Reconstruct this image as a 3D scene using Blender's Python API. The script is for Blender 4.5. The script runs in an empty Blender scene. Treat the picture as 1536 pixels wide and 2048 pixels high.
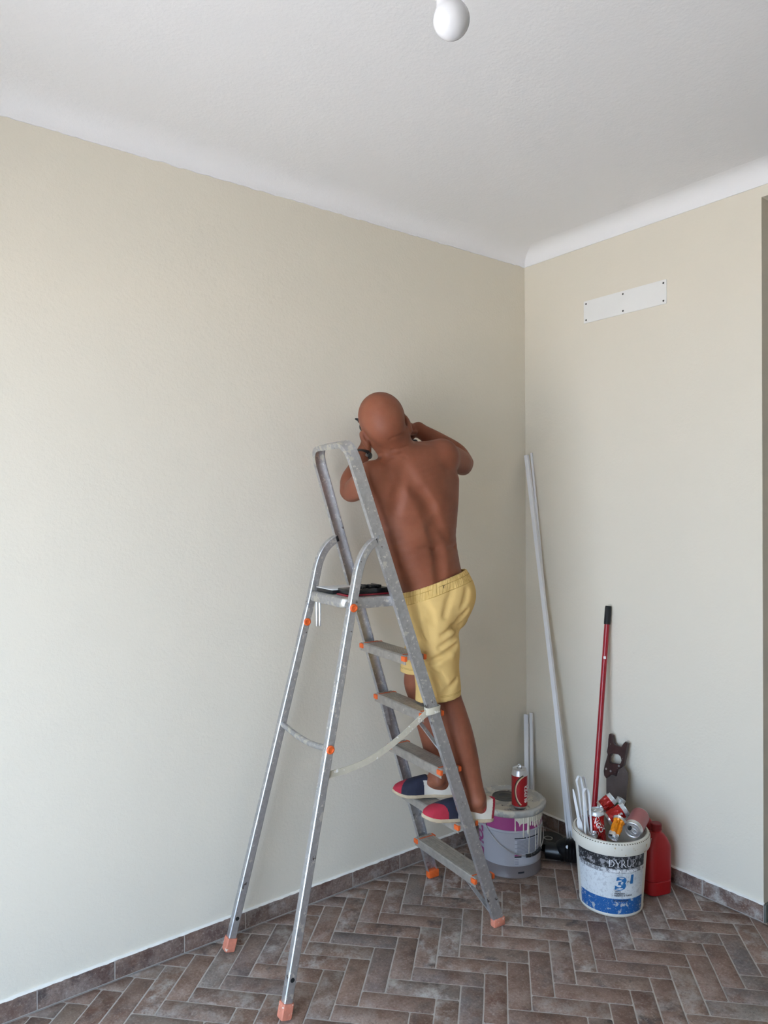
import bpy, bmesh, math, random
import numpy as np
from mathutils import Vector, Matrix, noise

rnd = random.Random(7)
PI = math.pi
sc = bpy.context.scene
COL = sc.collection

# ------------------------------------------------------------------ camera
CAM = np.array([-2.872, -2.5417, 1.6])
YAW, PITCH, ROLL, FPX = 0.9156, -0.0042, -0.0053, 1464.09
_v = np.array([math.cos(YAW)*math.cos(PITCH), math.sin(YAW)*math.cos(PITCH), math.sin(PITCH)])
_r = np.array([math.sin(YAW), -math.cos(YAW), 0.0])
_u = np.cross(_r, _v)
R_ = _r*math.cos(ROLL) + _u*math.sin(ROLL)
U_ = -_r*math.sin(ROLL) + _u*math.cos(ROLL)
V_ = _v
cam_d = bpy.data.cameras.new('camera')
cam_d.sensor_fit = 'HORIZONTAL'
cam_d.sensor_width = 36.0
cam_d.lens = FPX/1536*36.0
cam_d.clip_start = 0.05
cam = bpy.data.objects.new('camera', cam_d)
COL.objects.link(cam)
cam.matrix_world = Matrix(((R_[0], U_[0], -V_[0], CAM[0]), (R_[1], U_[1], -V_[1], CAM[1]), (R_[2], U_[2], -V_[2], CAM[2]), (0, 0, 0, 1)))
sc.camera = cam


def P(px, py, d):                       # a point of the room seen at a photo position, d metres deep
    return CAM + d*(V_ + R_*(px-768)/FPX - U_*(py-1024)/FPX)


def proj(p):
    q = np.asarray(p, float) - CAM
    z = q @ V_
    return 768+FPX*(q @ R_)/z, 1024-FPX*(q @ U_)/z, z


# ------------------------------------------------------------------ light and exposure
world = bpy.data.worlds.new('sky')
sc.world = world
world.use_nodes = True
bgn = world.node_tree.nodes['Background']
bgn.inputs['Color'].default_value = (0.555, 0.745, 1.0, 1)
bgn.inputs['Strength'].default_value = 8.7

sun_d = bpy.data.lights.new('sun', 'SUN')
sun_d.energy = 39.0
sun_d.angle = 0.01
sun_d.color = (1.0, 0.98, 0.96)
sun = bpy.data.objects.new('sun', sun_d)
COL.objects.link(sun)
sun.rotation_euler = Vector((-0.3, -0.1, -0.95)).to_track_quat('-Z', 'Y').to_euler()

ROOM_X0, ROOM_Y0, CEIL = -3.55, -4.3, 2.9065
DOOR = dict(y0=-2.5, y1=-0.62, z1=2.2)      # balcony doorway in the wall the daylight comes through
por_d = bpy.data.lights.new('daylight_portal', 'AREA')
por_d.shape = 'RECTANGLE'
por_d.size = DOOR['y1']-DOOR['y0']
por_d.size_y = DOOR['z1']
por_d.cycles.is_portal = True
por = bpy.data.objects.new('daylight_portal', por_d)
COL.objects.link(por)
por.location = (ROOM_X0-0.02, (DOOR['y0']+DOOR['y1'])/2, DOOR['z1']/2)
por.rotation_euler = (PI/2, 0, -PI/2)

sc.view_settings.view_transform = 'Standard'
sc.view_settings.look = 'None'
sc.view_settings.gamma = 1.0
sc.view_settings.use_curve_mapping = False
sc.view_settings.exposure = 0.10
sc.cycles.max_bounces = 12
sc.cycles.diffuse_bounces = 8


# ------------------------------------------------------------------ materials
def srgb(r, g, b):
    f = lambda c: (c/255/12.92) if c/255 <= 0.04045 else ((c/255+0.055)/1.055)**2.4
    return (f(r), f(g), f(b), 1.0)


class NT:
    def __init__(s, name):
        s.m = bpy.data.materials.new(name)
        s.m.use_nodes = True
        s.t = s.m.node_tree
        s.b = s.t.nodes['Principled BSDF']

    def n(s, kind, **kw):
        x = s.t.nodes.new(kind)
        for k, v in kw.items():
            if k in x.inputs:
                x.inputs[k].default_value = v
            else:
                setattr(x, k, v)
        return x

    def l(s, a, b):
        s.t.links.new(a, b)

    def coord(s, kind='Object'):
        if kind == 'Position':
            return s.n('ShaderNodeNewGeometry').outputs['Position']
        return s.n('ShaderNodeTexCoord').outputs[kind]

    def noise(s, vec, scale, detail=3, rough=0.55, w=None, stretch=None):
        if stretch:
            mp = s.n('ShaderNodeMapping')
            mp.inputs['Scale'].default_value = stretch
            s.l(vec, mp.inputs['Vector'])
            vec = mp.outputs[0]
        x = s.n('ShaderNodeTexNoise')
        if w is not None:
            x.noise_dimensions = '4D'
            s.l(w, x.inputs['W'])
        x.inputs['Scale'].default_value = scale
        x.inputs['Detail'].default_value = detail
        x.inputs['Roughness'].default_value = rough
        s.l(vec, x.inputs['Vector'])
        return x.outputs['Fac']

    def ramp(s, fac, stops):
        x = s.n('ShaderNodeValToRGB')
        e = x.color_ramp.elements
        while len(e) < len(stops):
            e.new(0.5)
        for el, (p, c) in zip(e, stops):
            el.position = p
            el.color = c if len(c) == 4 else (*c, 1)
        s.l(fac, x.inputs['Fac'])
        return x.outputs['Color']

    def mix(s, fac, a, b, mode='MIX'):
        x = s.n('ShaderNodeMix')
        x.data_type = 'RGBA'
        x.blend_type = mode
        for i, v in ((0, fac), (6, a), (7, b)):
            if hasattr(v, 'is_output'):
                s.l(v, x.inputs[i])
            else:
                x.inputs[i].default_value = v
        return x.outputs[2]

    def math(s, op, a, b=0.0):
        x = s.n('ShaderNodeMath')
        x.operation = op
        for i, v in ((0, a), (1, b)):
            if hasattr(v, 'is_output'):
                s.l(v, x.inputs[i])
            else:
                x.inputs[i].default_value = v
        return x.outputs[0]

    def bump(s, h, dist, strength=1.0):
        x = s.n('ShaderNodeBump')
        x.inputs['Distance'].default_value = dist
        x.inputs['Strength'].default_value = strength
        s.l(h, x.inputs['Height'])
        s.l(x.outputs[0], s.b.inputs['Normal'])

    def done(s, color=None, rough=None, metal=None, spec=None):
        for nm, v in (('Base Color', color), ('Roughness', rough), ('Metallic', metal), ('Specular IOR Level', spec)):
            if v is None:
                continue
            if hasattr(v, 'is_output'):
                s.l(v, s.b.inputs[nm])
            else:
                s.b.inputs[nm].default_value = v
        return s.m


def plain(name, col, rough=0.5, metal=0.0, var=0.12, vscale=14, bump=0.0, bscale=150, splat=None, spec=0.5, kind='Object'):
    t = NT(name)
    co = t.coord(kind)
    n1 = t.noise(co, vscale, 4)
    dark = tuple(c*(1-var) for c in col[:3])+(1,)
    lite = tuple(min(1, c*(1+var)) for c in col[:3])+(1,)
    c = t.ramp(n1, [(0.3, dark), (0.7, lite)])
    if splat:
        for scol, scale, thr, det in splat:
            f = t.ramp(t.noise(co, scale, det, 0.6), [(thr, (0, 0, 0)), (thr+0.025, (1, 1, 1))])
            c = t.mix(f, c, scol)
    if bump:
        t.bump(t.noise(co, bscale, 3), bump)
    return t.done(c, rough, metal, spec)


def wall_mat(name, col, dist=0.0016):
    t = NT(name)
    co = t.coord('Position')
    v = t.noise(co, 1.3, 3)
    c = t.mix(v, tuple(x*0.985 for x in col[:3])+(1,), tuple(min(1, x*1.01) for x in col[:3])+(1,))
    a = t.noise(co, 85, 3, 0.6)
    b = t.noise(co, 22, 2, 0.5)
    d = t.noise(co, 5, 2, 0.5)
    h = t.math('ADD', t.math('ADD', a, t.math('MULTIPLY', b, 0.9)), t.math('MULTIPLY', d, 1.6))
    t.bump(h, dist)
    return t.done(c, 0.85, 0.0, 0.25)


PAINT = (0.70, 0.655, 0.56, 1)
M_WALL = wall_mat('beige wall paint', PAINT, 0.0013)
M_WALL_R = wall_mat('beige wall paint smooth', PAINT, 0.0010)
M_CEIL = wall_mat('white ceiling paint', (0.79, 0.79, 0.80, 1), 0.0010)
M_COVE_LIT = wall_mat('white lit cove paint', (0.80, 0.80, 0.81, 1), 0.0008)  # ceiling white, slightly lightened to put light into the right cove's colour
M_GROUT = plain('pale grout', srgb(176, 170, 164), 0.9, 0, 0.1, 30, 0.0006, 300, kind='Position')
M_CAULK = plain('white paint crust', srgb(226, 224, 218), 0.7, 0, 0.04, 30)
M_STONE = plain('green grey stone', srgb(96, 98, 90), 0.6, 0, 0.1, 30)
M_OUT = plain('outdoor paving', srgb(188, 182, 176), 0.9, 0, 0.08, 2)


def tile_mat(name, cols):
    t = NT(name)
    co = t.coord('Position')
    oi = t.n('ShaderNodeObjectInfo').outputs['Random']
    w = t.math('MULTIPLY', oi, 57.0)
    base = t.ramp(oi, [(i/(len(cols)-1), c) for i, c in enumerate(cols)])
    # cloudy body
    def st(f, lo, hi, v=1.0):
        return t.ramp(f, [(lo, (0, 0, 0)), (hi, (v, v, v))])
    r2 = t.math('FRACT', t.math('MULTIPLY', oi, 17.31))
    r3 = t.math('FRACT', t.math('MULTIPLY', oi, 91.7))
    cl = t.noise(co, 11, 6, 0.65, w)
    c = t.mix(st(cl, 0.40, 0.66, 0.7), base, srgb(150, 130, 118))
    # rusty brown clouds
    ru = t.noise(co, 15, 5, 0.6, t.math('ADD', w, 41.7))
    c = t.mix(st(ru, 0.50, 0.66, 0.6), c, srgb(106, 76, 60))
    # worn white wash, strong on some tiles
    wr = t.noise(co, 16, 8, 0.72, t.math('ADD', w, 11.3))
    amt = t.ramp(r2, [(0.30, (0.18, 0.18, 0.18)), (0.62, (0.42, 0.42, 0.42)), (0.92, (0.95, 0.95, 0.95))])
    c = t.mix(t.math('MULTIPLY', st(wr, 0.47, 0.62), amt), c, srgb(172, 166, 160))
    # soot blotches, almost black on a few
    so = t.noise(co, 9, 5, 0.65, t.math('ADD', w, 23.1))
    amt2 = t.ramp(r3, [(0.5, (0.45, 0.45, 0.45)), (0.95, (0.95, 0.95, 0.95))])
    c = t.mix(t.math('MULTIPLY', st(so, 0.53, 0.66), amt2), c, srgb(66, 60, 60))
    # fine pits and grains
    fi = t.noise(co, 120, 4, 0.75, w)
    c = t.mix(st(fi, 0.54, 0.68, 0.42), c, srgb(188, 178, 170))
    c = t.mix(t.ramp(fi, [(0.32, (0.55, 0.55, 0.55)), (0.46, (0, 0, 0))]), c, srgb(62, 50, 46))
    h = t.math('ADD', t.math('MULTIPLY', wr, 0.8), t.math('MULTIPLY', fi, 0.4))
    t.bump(h, 0.0014)
    return t.done(c, t.ramp(wr, [(0.3, (0.5, 0.5, 0.5)), (0.7, (0.72, 0.72, 0.72))]), 0.0, 0.35)


M_TILE = tile_mat('brick tile', [srgb(122, 96, 84), srgb(130, 106, 94), srgb(112, 86, 74), srgb(132, 118, 108), srgb(120, 96, 84), srgb(124, 116, 110), srgb(108, 80, 68), srgb(130, 106, 92), srgb(110, 102, 100), srgb(124, 98, 86)])
M_BASE = tile_mat('skirting tile', [srgb(96, 74, 66), srgb(104, 82, 74), srgb(88, 68, 62), srgb(112, 92, 82), srgb(92, 72, 64)])

M_ALU = plain('worn aluminium', (0.52, 0.52, 0.53, 1), 0.47, 0.85, 0.12, 60, 0.0004, 240,
              [(srgb(112, 104, 100), 22, 0.67, 5), (srgb(222, 220, 214), 30, 0.615, 7), (srgb(230, 228, 224), 75, 0.625, 4)])
M_ALU_TOP = plain('aluminium thick with paint', (0.52, 0.52, 0.53, 1), 0.42, 0.85, 0.10, 60, 0.0006, 160,
                  [(srgb(120, 112, 108), 18, 0.66, 4), (srgb(216, 214, 206), 34, 0.53, 5), (srgb(226, 224, 220), 90, 0.64, 3)])
M_TREAD = plain('dirty ribbed tread', srgb(172, 166, 158), 0.5, 0.55, 0.15, 40, 0.0004, 240, [(srgb(205, 200, 190), 26, 0.69, 5)])
M_ORANGE = plain('orange plastic', srgb(222, 98, 40), 0.45, 0, 0.12, 60, 0, 100, [(srgb(226, 200, 180), 60, 0.70, 4)])
M_FOOT = plain('scuffed salmon rubber foot', srgb(206, 128, 104), 0.7, 0, 0.12, 60, 0.0006, 160, [(srgb(226, 206, 190), 70, 0.62, 4)])
M_BLACK = plain('black plastic', srgb(24, 24, 26), 0.38, 0, 0.2, 40)
M_BLACKM = plain('matt black', srgb(18, 18, 19), 0.7, 0, 0.2, 40)
M_STRAP = plain('pale webbing strap', srgb(196, 190, 172), 0.75, 0, 0.08, 40, 0.0002, 600, [(srgb(236, 234, 228), 50, 0.62, 4)])
M_STEEL = plain('steel', (0.5, 0.5, 0.5, 1), 0.35, 0.9, 0.1, 50)
M_ALUC = plain('bare can aluminium', (0.74, 0.74, 0.75, 1), 0.30, 0.9, 0.05, 40)
M_WHITEP = plain('white plastic', srgb(222, 222, 222), 0.45, 0, 0.03, 20)
M_PROFILE = plain('white lacquered profile', srgb(224, 225, 228), 0.35, 0, 0.03, 8)
M_REDP = plain('red enamel pole', srgb(150, 22, 34), 0.30, 0, 0.08, 30, 0, 100, [(srgb(226, 216, 210), 30, 0.735, 4)])


# ------------------------------------------------------------------ mesh helpers
class MB:
    def __init__(s):
        s.v, s.f, s.mi = [], [], []

    def add(s, vs, fs, mi=0):
        o = len(s.v)
        s.v += [tuple(map(float, v)) for v in vs]
        s.f += [tuple(i+o for i in f) for f in fs]
        s.mi += [mi]*len(fs)
        return s

    def box(s, c, size, rot=None, bevel=0.0, mi=0):
        bm = bmesh.new()
        bmesh.ops.create_cube(bm, size=1)
        bmesh.ops.scale(bm, vec=size, verts=bm.verts)
        if bevel:
            bmesh.ops.bevel(bm, geom=bm.edges[:], offset=bevel, segments=2, affect='EDGES', profile=0.5)
        m = Matrix.Translation(Vector(c)) @ (rot.to_4x4() if rot is not None else Matrix())
        bm.verts.index_update()
        s.add([m @ v.co for v in bm.verts], [[v.index for v in f.verts] for f in bm.faces], mi)
        bm.free()
        return s

    def sweep(s, path, prof, ups=None, closed=False, cap=True, mi=0, scale=None):
        # prof: list of (a,b) : a along side vector, b along up vector
        n = len(path)
        path = [Vector(p) for p in path]
        vs = []
        up = None
        for i, p in enumerate(path):
            if closed:
                t = path[(i+1) % n]-path[i-1]
            else:
                t = path[min(i+1, n-1)]-path[max(i-1, 0)]
            t.normalize()
            if ups is not None:
                u = Vector(ups[i] if isinstance(ups, list) else ups)
            elif up is None:
                u = Vector((0, 0, 1)) if abs(t.z) < 0.9 else Vector((1, 0, 0))
            else:
                u = up
            sd = t.cross(u).normalized()
            u = sd.cross(t).normalized()
            up = u
            k = 1.0 if scale is None else scale[i]
            for a, b in prof:
                vs.append(p+sd*a*k+u*b*k)
        m = len(prof)
        fs = []
        for i in range(n if closed else n-1):
            j = (i+1) % n
            for k in range(m):
                l = (k+1) % m
                fs.append((i*m+k, i*m+l, j*m+l, j*m+k))
        if cap and not closed:
            fs.append(tuple(reversed(range(m))))
            fs.append(tuple((n-1)*m+k for k in range(m)))
        return s.add(vs, fs, mi)

    def tube(s, path, r, n=12, closed=False, mi=0, scale=None):
        return s.sweep(path, [(r*math.cos(2*PI*k/n), r*math.sin(2*PI*k/n)) for k in range(n)], closed=closed, mi=mi, scale=scale)

    def lathe(s, prof, n=48, mat=None, mi=0, cap0=False, cap1=False, fn=None):
        # prof: (r, z) pairs
        vs, fs = [], []
        m = len(prof)
        for k in range(n):
            a = 2*PI*k/n
            for r, z in prof:
                vs.append((r*math.cos(a), r*math.sin(a), z))
        for k in range(n):
            l = (k+1) % n
            for i in range(m-1):
                fs.append((k*m+i, l*m+i, l*m+i+1, k*m+i+1))
        if cap0:
            fs.append(tuple(k*m for k in reversed(range(n))))
        if cap1:
            fs.append(tuple(k*m+m-1 for k in range(n)))
        if fn:
            vs = [fn(v) for v in vs]
        if mat is not None:
            vs = [mat @ Vector(v) for v in vs]
        return s.add(vs, fs, mi)

    def prism(s, poly, h, fn, mi=0, chamfer=0.0):
        # polygon (x,y) thickness h, fn maps (x,y,z)
        n = len(poly)
        rings = [(poly, 0.0), (poly, h)]
        if chamfer:
            ins = inset(poly, chamfer)
            rings = [(ins, 0.0), (poly, chamfer), (poly, h-chamfer), (ins, h)]
        vs = [fn((x, y, z)) for pl, z in rings for x, y in pl]
        fs = []
        for r in range(len(rings)-1):
            for k in range(n):
                l = (k+1) % n
                fs.append((r*n+k, r*n+l, (r+1)*n+l, (r+1)*n+k))
        fs.append(tuple(reversed(range(n))))
        fs.append(tuple((len(rings)-1)*n+k for k in range(n)))
        return s.add(vs, fs, mi)

    def build(s, name, mats, parent=None, angle=35, origin=None, flat=False):
        if origin is None:
            if parent is not None:
                origin = Vector(parent_world(parent))
            else:
                origin = Vector((0, 0, 0))
        o_ = Vector(origin)
        me = bpy.data.meshes.new(name)
        me.from_pydata([Vector(v)-o_ for v in s.v], [], s.f)
        mats = mats if isinstance(mats, (list, tuple)) else [mats]
        for m in mats:
            me.materials.append(m)
        if len(mats) > 1:
            me.polygons.foreach_set('material_index', s.mi)
        bm = bmesh.new()
        bm.from_mesh(me)
        bmesh.ops.recalc_face_normals(bm, faces=bm.faces)
        bm.to_mesh(me)
        bm.free()
        if not flat:
            me.polygons.foreach_set('use_smooth', [True]*len(me.polygons))
            me.set_sharp_from_angle(angle=math.radians(angle))
        me.update()
        ob = bpy.data.objects.new(name, me)
        COL.objects.link(ob)
        if parent is not None:
            ob.parent = parent
            ob.location = o_-Vector(parent_world(parent))
        else:
            ob.location = o_
        return ob


_pw = {}


def parent_world(o):
    p = Vector((0, 0, 0))
    while o is not None:
        p += o.location
        o = o.parent
    return p


def inset(poly, d):
    n = len(poly)
    A = sum(poly[i][0]*poly[(i+1) % n][1]-poly[(i+1) % n][0]*poly[i][1] for i in range(n))
    sg = 1 if A > 0 else -1
    out = []
    for i in range(n):
        p0, p1, p2 = Vector(poly[i-1]), Vector(poly[i]), Vector(poly[(i+1) % n])
        e1, e2 = (p1-p0).normalized(), (p2-p1).normalized()
        n1, n2 = Vector((-e1.y, e1.x))*sg, Vector((-e2.y, e2.x))*sg
        b = n1+n2
        if b.length < 1e-6:
            b = n1
        b.normalize()
        k = d/max(0.5, b.dot(n1))
        out.append((p1.x+b.x*k, p1.y+b.y*k))
    return out


def thing(name, label, cat, loc, group=None):
    o = bpy.data.objects.new(name, None)
    o.empty_display_size = 0.05
    COL.objects.link(o)
    o.location = loc
    o['label'] = label
    o['category'] = cat
    if group:
        o['group'] = group
    return o


def struct(o):
    o['kind'] = 'structure'
    return o


def smooth_path(pts, sub=6, closed=False):
    pts = [Vector(p) for p in pts]
    n = len(pts)
    out = []
    rng = n if closed else n-1
    for i in range(rng):
        p0 = pts[(i-1) % n] if closed or i > 0 else pts[0]*2-pts[1]
        p1, p2 = pts[i], pts[(i+1) % n]
        p3 = pts[(i+2) % n] if closed or i+2 < n else pts[n-1]*2-pts[n-2]
        for k in range(sub):
            t = k/sub
            out.append(0.5*((2*p1)+(p2-p0)*t+(2*p0-5*p1+4*p2-p3)*t*t+(3*p1-p0-3*p2+p3)*t**3))
    if not closed:
        out.append(pts[-1])
    return out


def text2d(s, size=1.0, bold=0.0, align='LEFT', shear=0.0):
    cu = bpy.data.curves.new('t', 'FONT')
    cu.body = s
    cu.size = size
    cu.offset = bold
    cu.align_x = align
    cu.shear = shear
    cu.resolution_u = 3
    o = bpy.data.objects.new('t', cu)
    COL.objects.link(o)
    bpy.context.view_layer.update()
    me = o.to_mesh()
    vs = [(v.co.x, v.co.y) for v in me.vertices]
    fs = [tuple(p.vertices) for p in me.polygons]
    o.to_mesh_clear()
    bpy.data.objects.remove(o)
    bpy.data.curves.remove(cu)
    return vs, fs


def cyl_map(c, r, phi0, z0, off=0.0006, r1=None, h=None):
    # (u,v) on the skin of a vertical (optionally conical) cylinder
    def f(u, v):
        z = z0+v
        rr = r if r1 is None else r+(r1-r)*(z-c[2])/h
        a = phi0+u/rr
        return (c[0]+(rr+off)*math.cos(a), c[1]+(rr+off)*math.sin(a), z)
    return f


# ------------------------------------------------------------------ the room
def wall_box(name, lo, hi, mat):
    c = [(a+b)/2 for a, b in zip(lo, hi)]
    m = MB().box(c, [b-a for a, b in zip(lo, hi)])
    return struct(m.build(name, mat, origin=c, flat=True))


OPEN_Y, OPEN_Z = -1.195, 2.79
wall_box('wall_left', (ROOM_X0-0.2, 0.0, -0.05), (0.2, 0.2, CEIL+0.1), M_WALL)
mb = MB()
mb.box((0.1, OPEN_Y/2, CEIL/2), (0.2, -OPEN_Y, CEIL+0.1))
mb.box((0.1, (OPEN_Y-2.3)/2, (OPEN_Z+CEIL)/2+0.03), (0.2, 2.3+OPEN_Y, CEIL-OPEN_Z+0.06))
mb.box((0.1, (-2.3+ROOM_Y0)/2, CEIL/2), (0.2, abs(ROOM_Y0+2.3), CEIL+0.1))
struct(mb.build('wall_right', M_WALL_R, flat=True))
wall_box('wall_back', (ROOM_X0-0.2, ROOM_Y0-0.2, -0.05), (0.2, ROOM_Y0, CEIL+0.1), M_WALL_R)
mb = MB()
x = ROOM_X0-0.1
mb.box((x, DOOR['y1']/2, CEIL/2), (0.2, -DOOR['y1'], CEIL+0.1))
mb.box((x, (DOOR['y0']+DOOR['y1'])/2, (DOOR['z1']+CEIL)/2+0.03), (0.2, DOOR['y1']-DOOR['y0'], CEIL-DOOR['z1']+0.06))
mb.box((x, (DOOR['y0']+ROOM_Y0)/2, CEIL/2), (0.2, DOOR['y0']-ROOM_Y0, CEIL+0.1))
struct(mb.build('wall_front', M_WALL_R, flat=True))
# hall behind the opening in the right wall
mb = MB()
mb.box((1.6, -1.75, CEIL/2), (0.2, 3.0, CEIL+0.1))
mb.box((0.85, -0.35, CEIL/2), (1.3, 0.2, CEIL+0.1))
mb.box((0.85, -3.15, CEIL/2), (1.3, 0.2, CEIL+0.1))
struct(mb.build('wall_hall', M_WALL_R, flat=True))
wall_box('ceiling', (ROOM_X0-0.2, ROOM_Y0-0.2, CEIL), (1.7, 0.2, CEIL+0.15), M_CEIL)
mb = MB()
mb.box((0, 0, -0.35), (60, 60, 0.1))
g = struct(mb.build('ground', M_OUT, flat=True))

# coves: painted white, straight lip then a hollow curve into the ceiling
COVE_Z = 2.8337


def cove_prof(rx):
    p = [(0.0, COVE_Z), (0.0045, COVE_Z), (0.005, COVE_Z+0.008)]
    for k in range(0, 11):
        a = PI/2*k/10
        p.append((0.005+rx*(1-math.cos(a)), COVE_Z+0.010+0.0622*math.sin(a)))
    return p+[(0.005+rx+0.02, CEIL+0.004), (0.0, CEIL+0.004)]


def cove(name, p0, p1, inward, n, jit, rx, rx_other, mat):
    cprof, other = cove_prof(rx), cove_prof(rx_other)
    mb = MB()
    vs, fs = [], []
    m = len(cprof)
    for i in range(n+1):
        t = i/n
        b = Vector(p0).lerp(Vector(p1), t)
        dz = jit*(noise.noise((t*n*0.31, 3.1, 0))+0.6*noise.noise((t*n*0.9, 9.1, 0)))
        for j, (o, z) in enumerate(cprof):
            zz = z+(dz if j < 2 else 0)
            mit = o if i == n else 0.0            # mitre in the corner
            q = b+Vector(inward)*o
            if i == n:
                q = q+(Vector(p0)-Vector(p1)).normalized()*other[j][0]
            vs.append((q.x, q.y, zz))
    for i in range(n):
        for j in range(m-1):
            fs.append((i*m+j, i*m+j+1, (i+1)*m+j+1, (i+1)*m+j))
    mb.add(vs, fs)
    return struct(mb.build(name, mat, angle=60))


cove('trim_1', (ROOM_X0, 0, 0), (0, 0, 0), (0, -1, 0), 260, 0.0045, 0.11, 0.07, M_CEIL)
cove('trim_2', (0, ROOM_Y0, 0), (0, 0, 0), (-1, 0, 0), 120, 0.0006, 0.07, 0.11, M_COVE_LIT)

# ---- floor: grout bed with a herringbone of single brick tiles
floor = wall_box('floor', (ROOM_X0-0.2, ROOM_Y0-0.2, -0.10), (1.7, 0.2, -0.0022), M_GROUT)
TH = math.radians(133.5)
TW, TL, GR = 0.0768, 0.2465, 0.0046
T0 = Vector((-0.8015, -0.815))
E1 = Vector((math.cos(TH), math.sin(TH)))
E2 = Vector((math.sin(TH), -math.cos(TH)))


def clip(poly, ax, lim):                # keep coordinate ax <= lim
    out = []
    for i in range(len(poly)):
        a, b = poly[i-1], poly[i]
        ia, ib = a[ax] <= lim, b[ax] <= lim
        if ia != ib:
            t = (lim-a[ax])/(b[ax]-a[ax])
            out.append(tuple(a[j]+(b[j]-a[j])*t for j in (0, 1)))
        if ib:
            out.append(tuple(b))
    return out


def tile_geo(poly, seed, wob=0.0010):
    r = random.Random(seed)
    pts = []
    n = len(poly)
    for i in range(n):
        a, b = Vector(poly[i]), Vector(poly[(i+1) % n])
        L = (b-a).length
        if L < 0.006:
            pts.append(a)
            continue
        e = (b-a)/L
        nn = Vector((-e.y, e.x))
        k = 2 if L < 0.12 else 3
        for j in range(k):
            t = (j+ (0.07 if j == 0 else 0))/k
            if j == 0:
                t = min(0.004/L, 0.3)
            pts.append(a+e*L*t+nn*r.uniform(-wob, wob)*(1 if j else 0.5))
        pts.append(b-e*min(0.004, 0.3*L))
    ins = inset([tuple(p) for p in pts], 0.0022)
    zt = r.uniform(-0.0006, 0.0004)
    m = len(pts)
    vs = [(p.x, p.y, -0.0045) for p in pts]+[(p.x, p.y, zt-0.0014) for p in pts]+[(x, y, zt) for x, y in ins]
    fs = []
    for rr in (0, 1):
        for k in range(m):
            l = (k+1) % m
            fs.append((rr*m+k, rr*m+l, (rr+1)*m+l, (rr+1)*m+k))
    fs.append(tuple(2*m+k for k in range(m)))
    return vs, fs


tiles = []
for mm in range(-14, 15):
    for k in range(-70, 71):
        for vert in (0, 1):
            ox, oy = k*TW+mm*TL, -k*TW+mm*TL
            if vert:
                ox += TL
                sx, sy = TW, TL
            else:
                sx, sy = TL, TW
            h = GR/2
            q = [(ox+h, oy+h), (ox+sx-h, oy+h), (ox+sx-h, oy+sy-h), (ox+h, oy+sy-h)]
            poly = [tuple(T0+E1*a+E2*b) for a, b in q]
            xs, ys = [p[0] for p in poly], [p[1] for p in poly]
            if min(xs) > -0.02 or min(ys) > -0.02 or max(xs) < ROOM_X0+0.02 or max(ys) < ROOM_Y0+0.02:
                continue
            full = max(xs) < -0.0115 and max(ys) < -0.0115
            poly = clip(clip(poly, 0, -0.0115), 1, -0.0115)
            if len(poly) < 3:
                continue
            A = abs(sum(poly[i-1][0]*poly[i][1]-poly[i][0]*poly[i-1][1] for i in range(len(poly))))/2
            if A < 1.5e-4:
                continue
            c = (sum(p[0] for p in poly)/len(poly), sum(p[1] for p in poly)/len(poly))
            best = -1
            for p in poly+[c]:
                X, Y, Z = proj((p[0], p[1], 0))
                if Z > 0.3 and -20 < X < 1556 and Y < 2080:
                    best = max(best, A/Z/Z)
            tiles.append((best, poly, c, full, vert))
tiles.sort(key=lambda t: -t[0])
shared = {}
rest = MB()
nt = 0
for best, poly, c, full, vert in tiles:
    if best > 0 and nt < 300:
        nt += 1
        if full:
            key = (vert, rnd.randrange(9))
            if key not in shared:
                lp = [(p[0]-c[0], p[1]-c[1]) for p in poly]
                vs, fs = tile_geo(lp, nt)
                shared[key] = MB().add(vs, fs).build('tile', M_TILE, parent=None, angle=50)
                ob = shared[key]
            else:
                ob = bpy.data.objects.new('tile', shared[key].data)
                COL.objects.link(ob)
            ob.parent = floor
            ob.location = Vector((c[0], c[1], 0))-floor.location
        else:
            lp = [(p[0]-c[0], p[1]-c[1]) for p in poly]
            vs, fs = tile_geo(lp, nt)
            ob = MB().add(vs, fs).build('tile', M_TILE, angle=50)
            ob.parent = floor
            ob.location = Vector((c[0], c[1], 0))-floor.location
    else:
        rest.add(*tile_geo(poly, len(rest.v)))
def clip_lo(poly, ax, lim):             # keep coordinate ax >= lim
    neg = [tuple(-c for c in p) for p in poly]
    return [tuple(-c for c in p) for p in clip(neg, ax, -lim)]


for mm in range(-14, 15):               # the same floor runs on through the opening into the hall
    for k in range(-70, 71):
        for vert in (0, 1):
            ox, oy = k*TW+mm*TL+(TL if vert else 0), -k*TW+mm*TL
            sx, sy = (TW, TL) if vert else (TL, TW)
            h = GR/2
            poly = [tuple(T0+E1*a+E2*b) for a, b in [(ox+h, oy+h), (ox+sx-h, oy+h), (ox+sx-h, oy+sy-h), (ox+h, oy+sy-h)]]
            if max(p[0] for p in poly) < -0.008 or min(p[0] for p in poly) > 1.5 or max(p[1] for p in poly) < -2.3 or min(p[1] for p in poly) > OPEN_Y:
                continue
            poly = clip(clip_lo(clip(clip_lo(poly, 0, -0.007), 0, 1.5), 1, -2.298), 1, OPEN_Y-0.013)
            if len(poly) >= 3 and abs(sum(poly[i-1][0]*poly[i][1]-poly[i][0]*poly[i-1][1] for i in range(len(poly))))/2 > 1.5e-4:
                rest.add(*tile_geo(poly, len(rest.v)))
ro = rest.build('tiles', M_TILE, angle=50)
ro.parent = floor
ro.location = -floor.location
ro['kind'] = 'stuff'

# ---- skirting: single tiles with pale joints and a crust of paint along the top
BH, BT = 0.0675, 0.009


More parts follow.
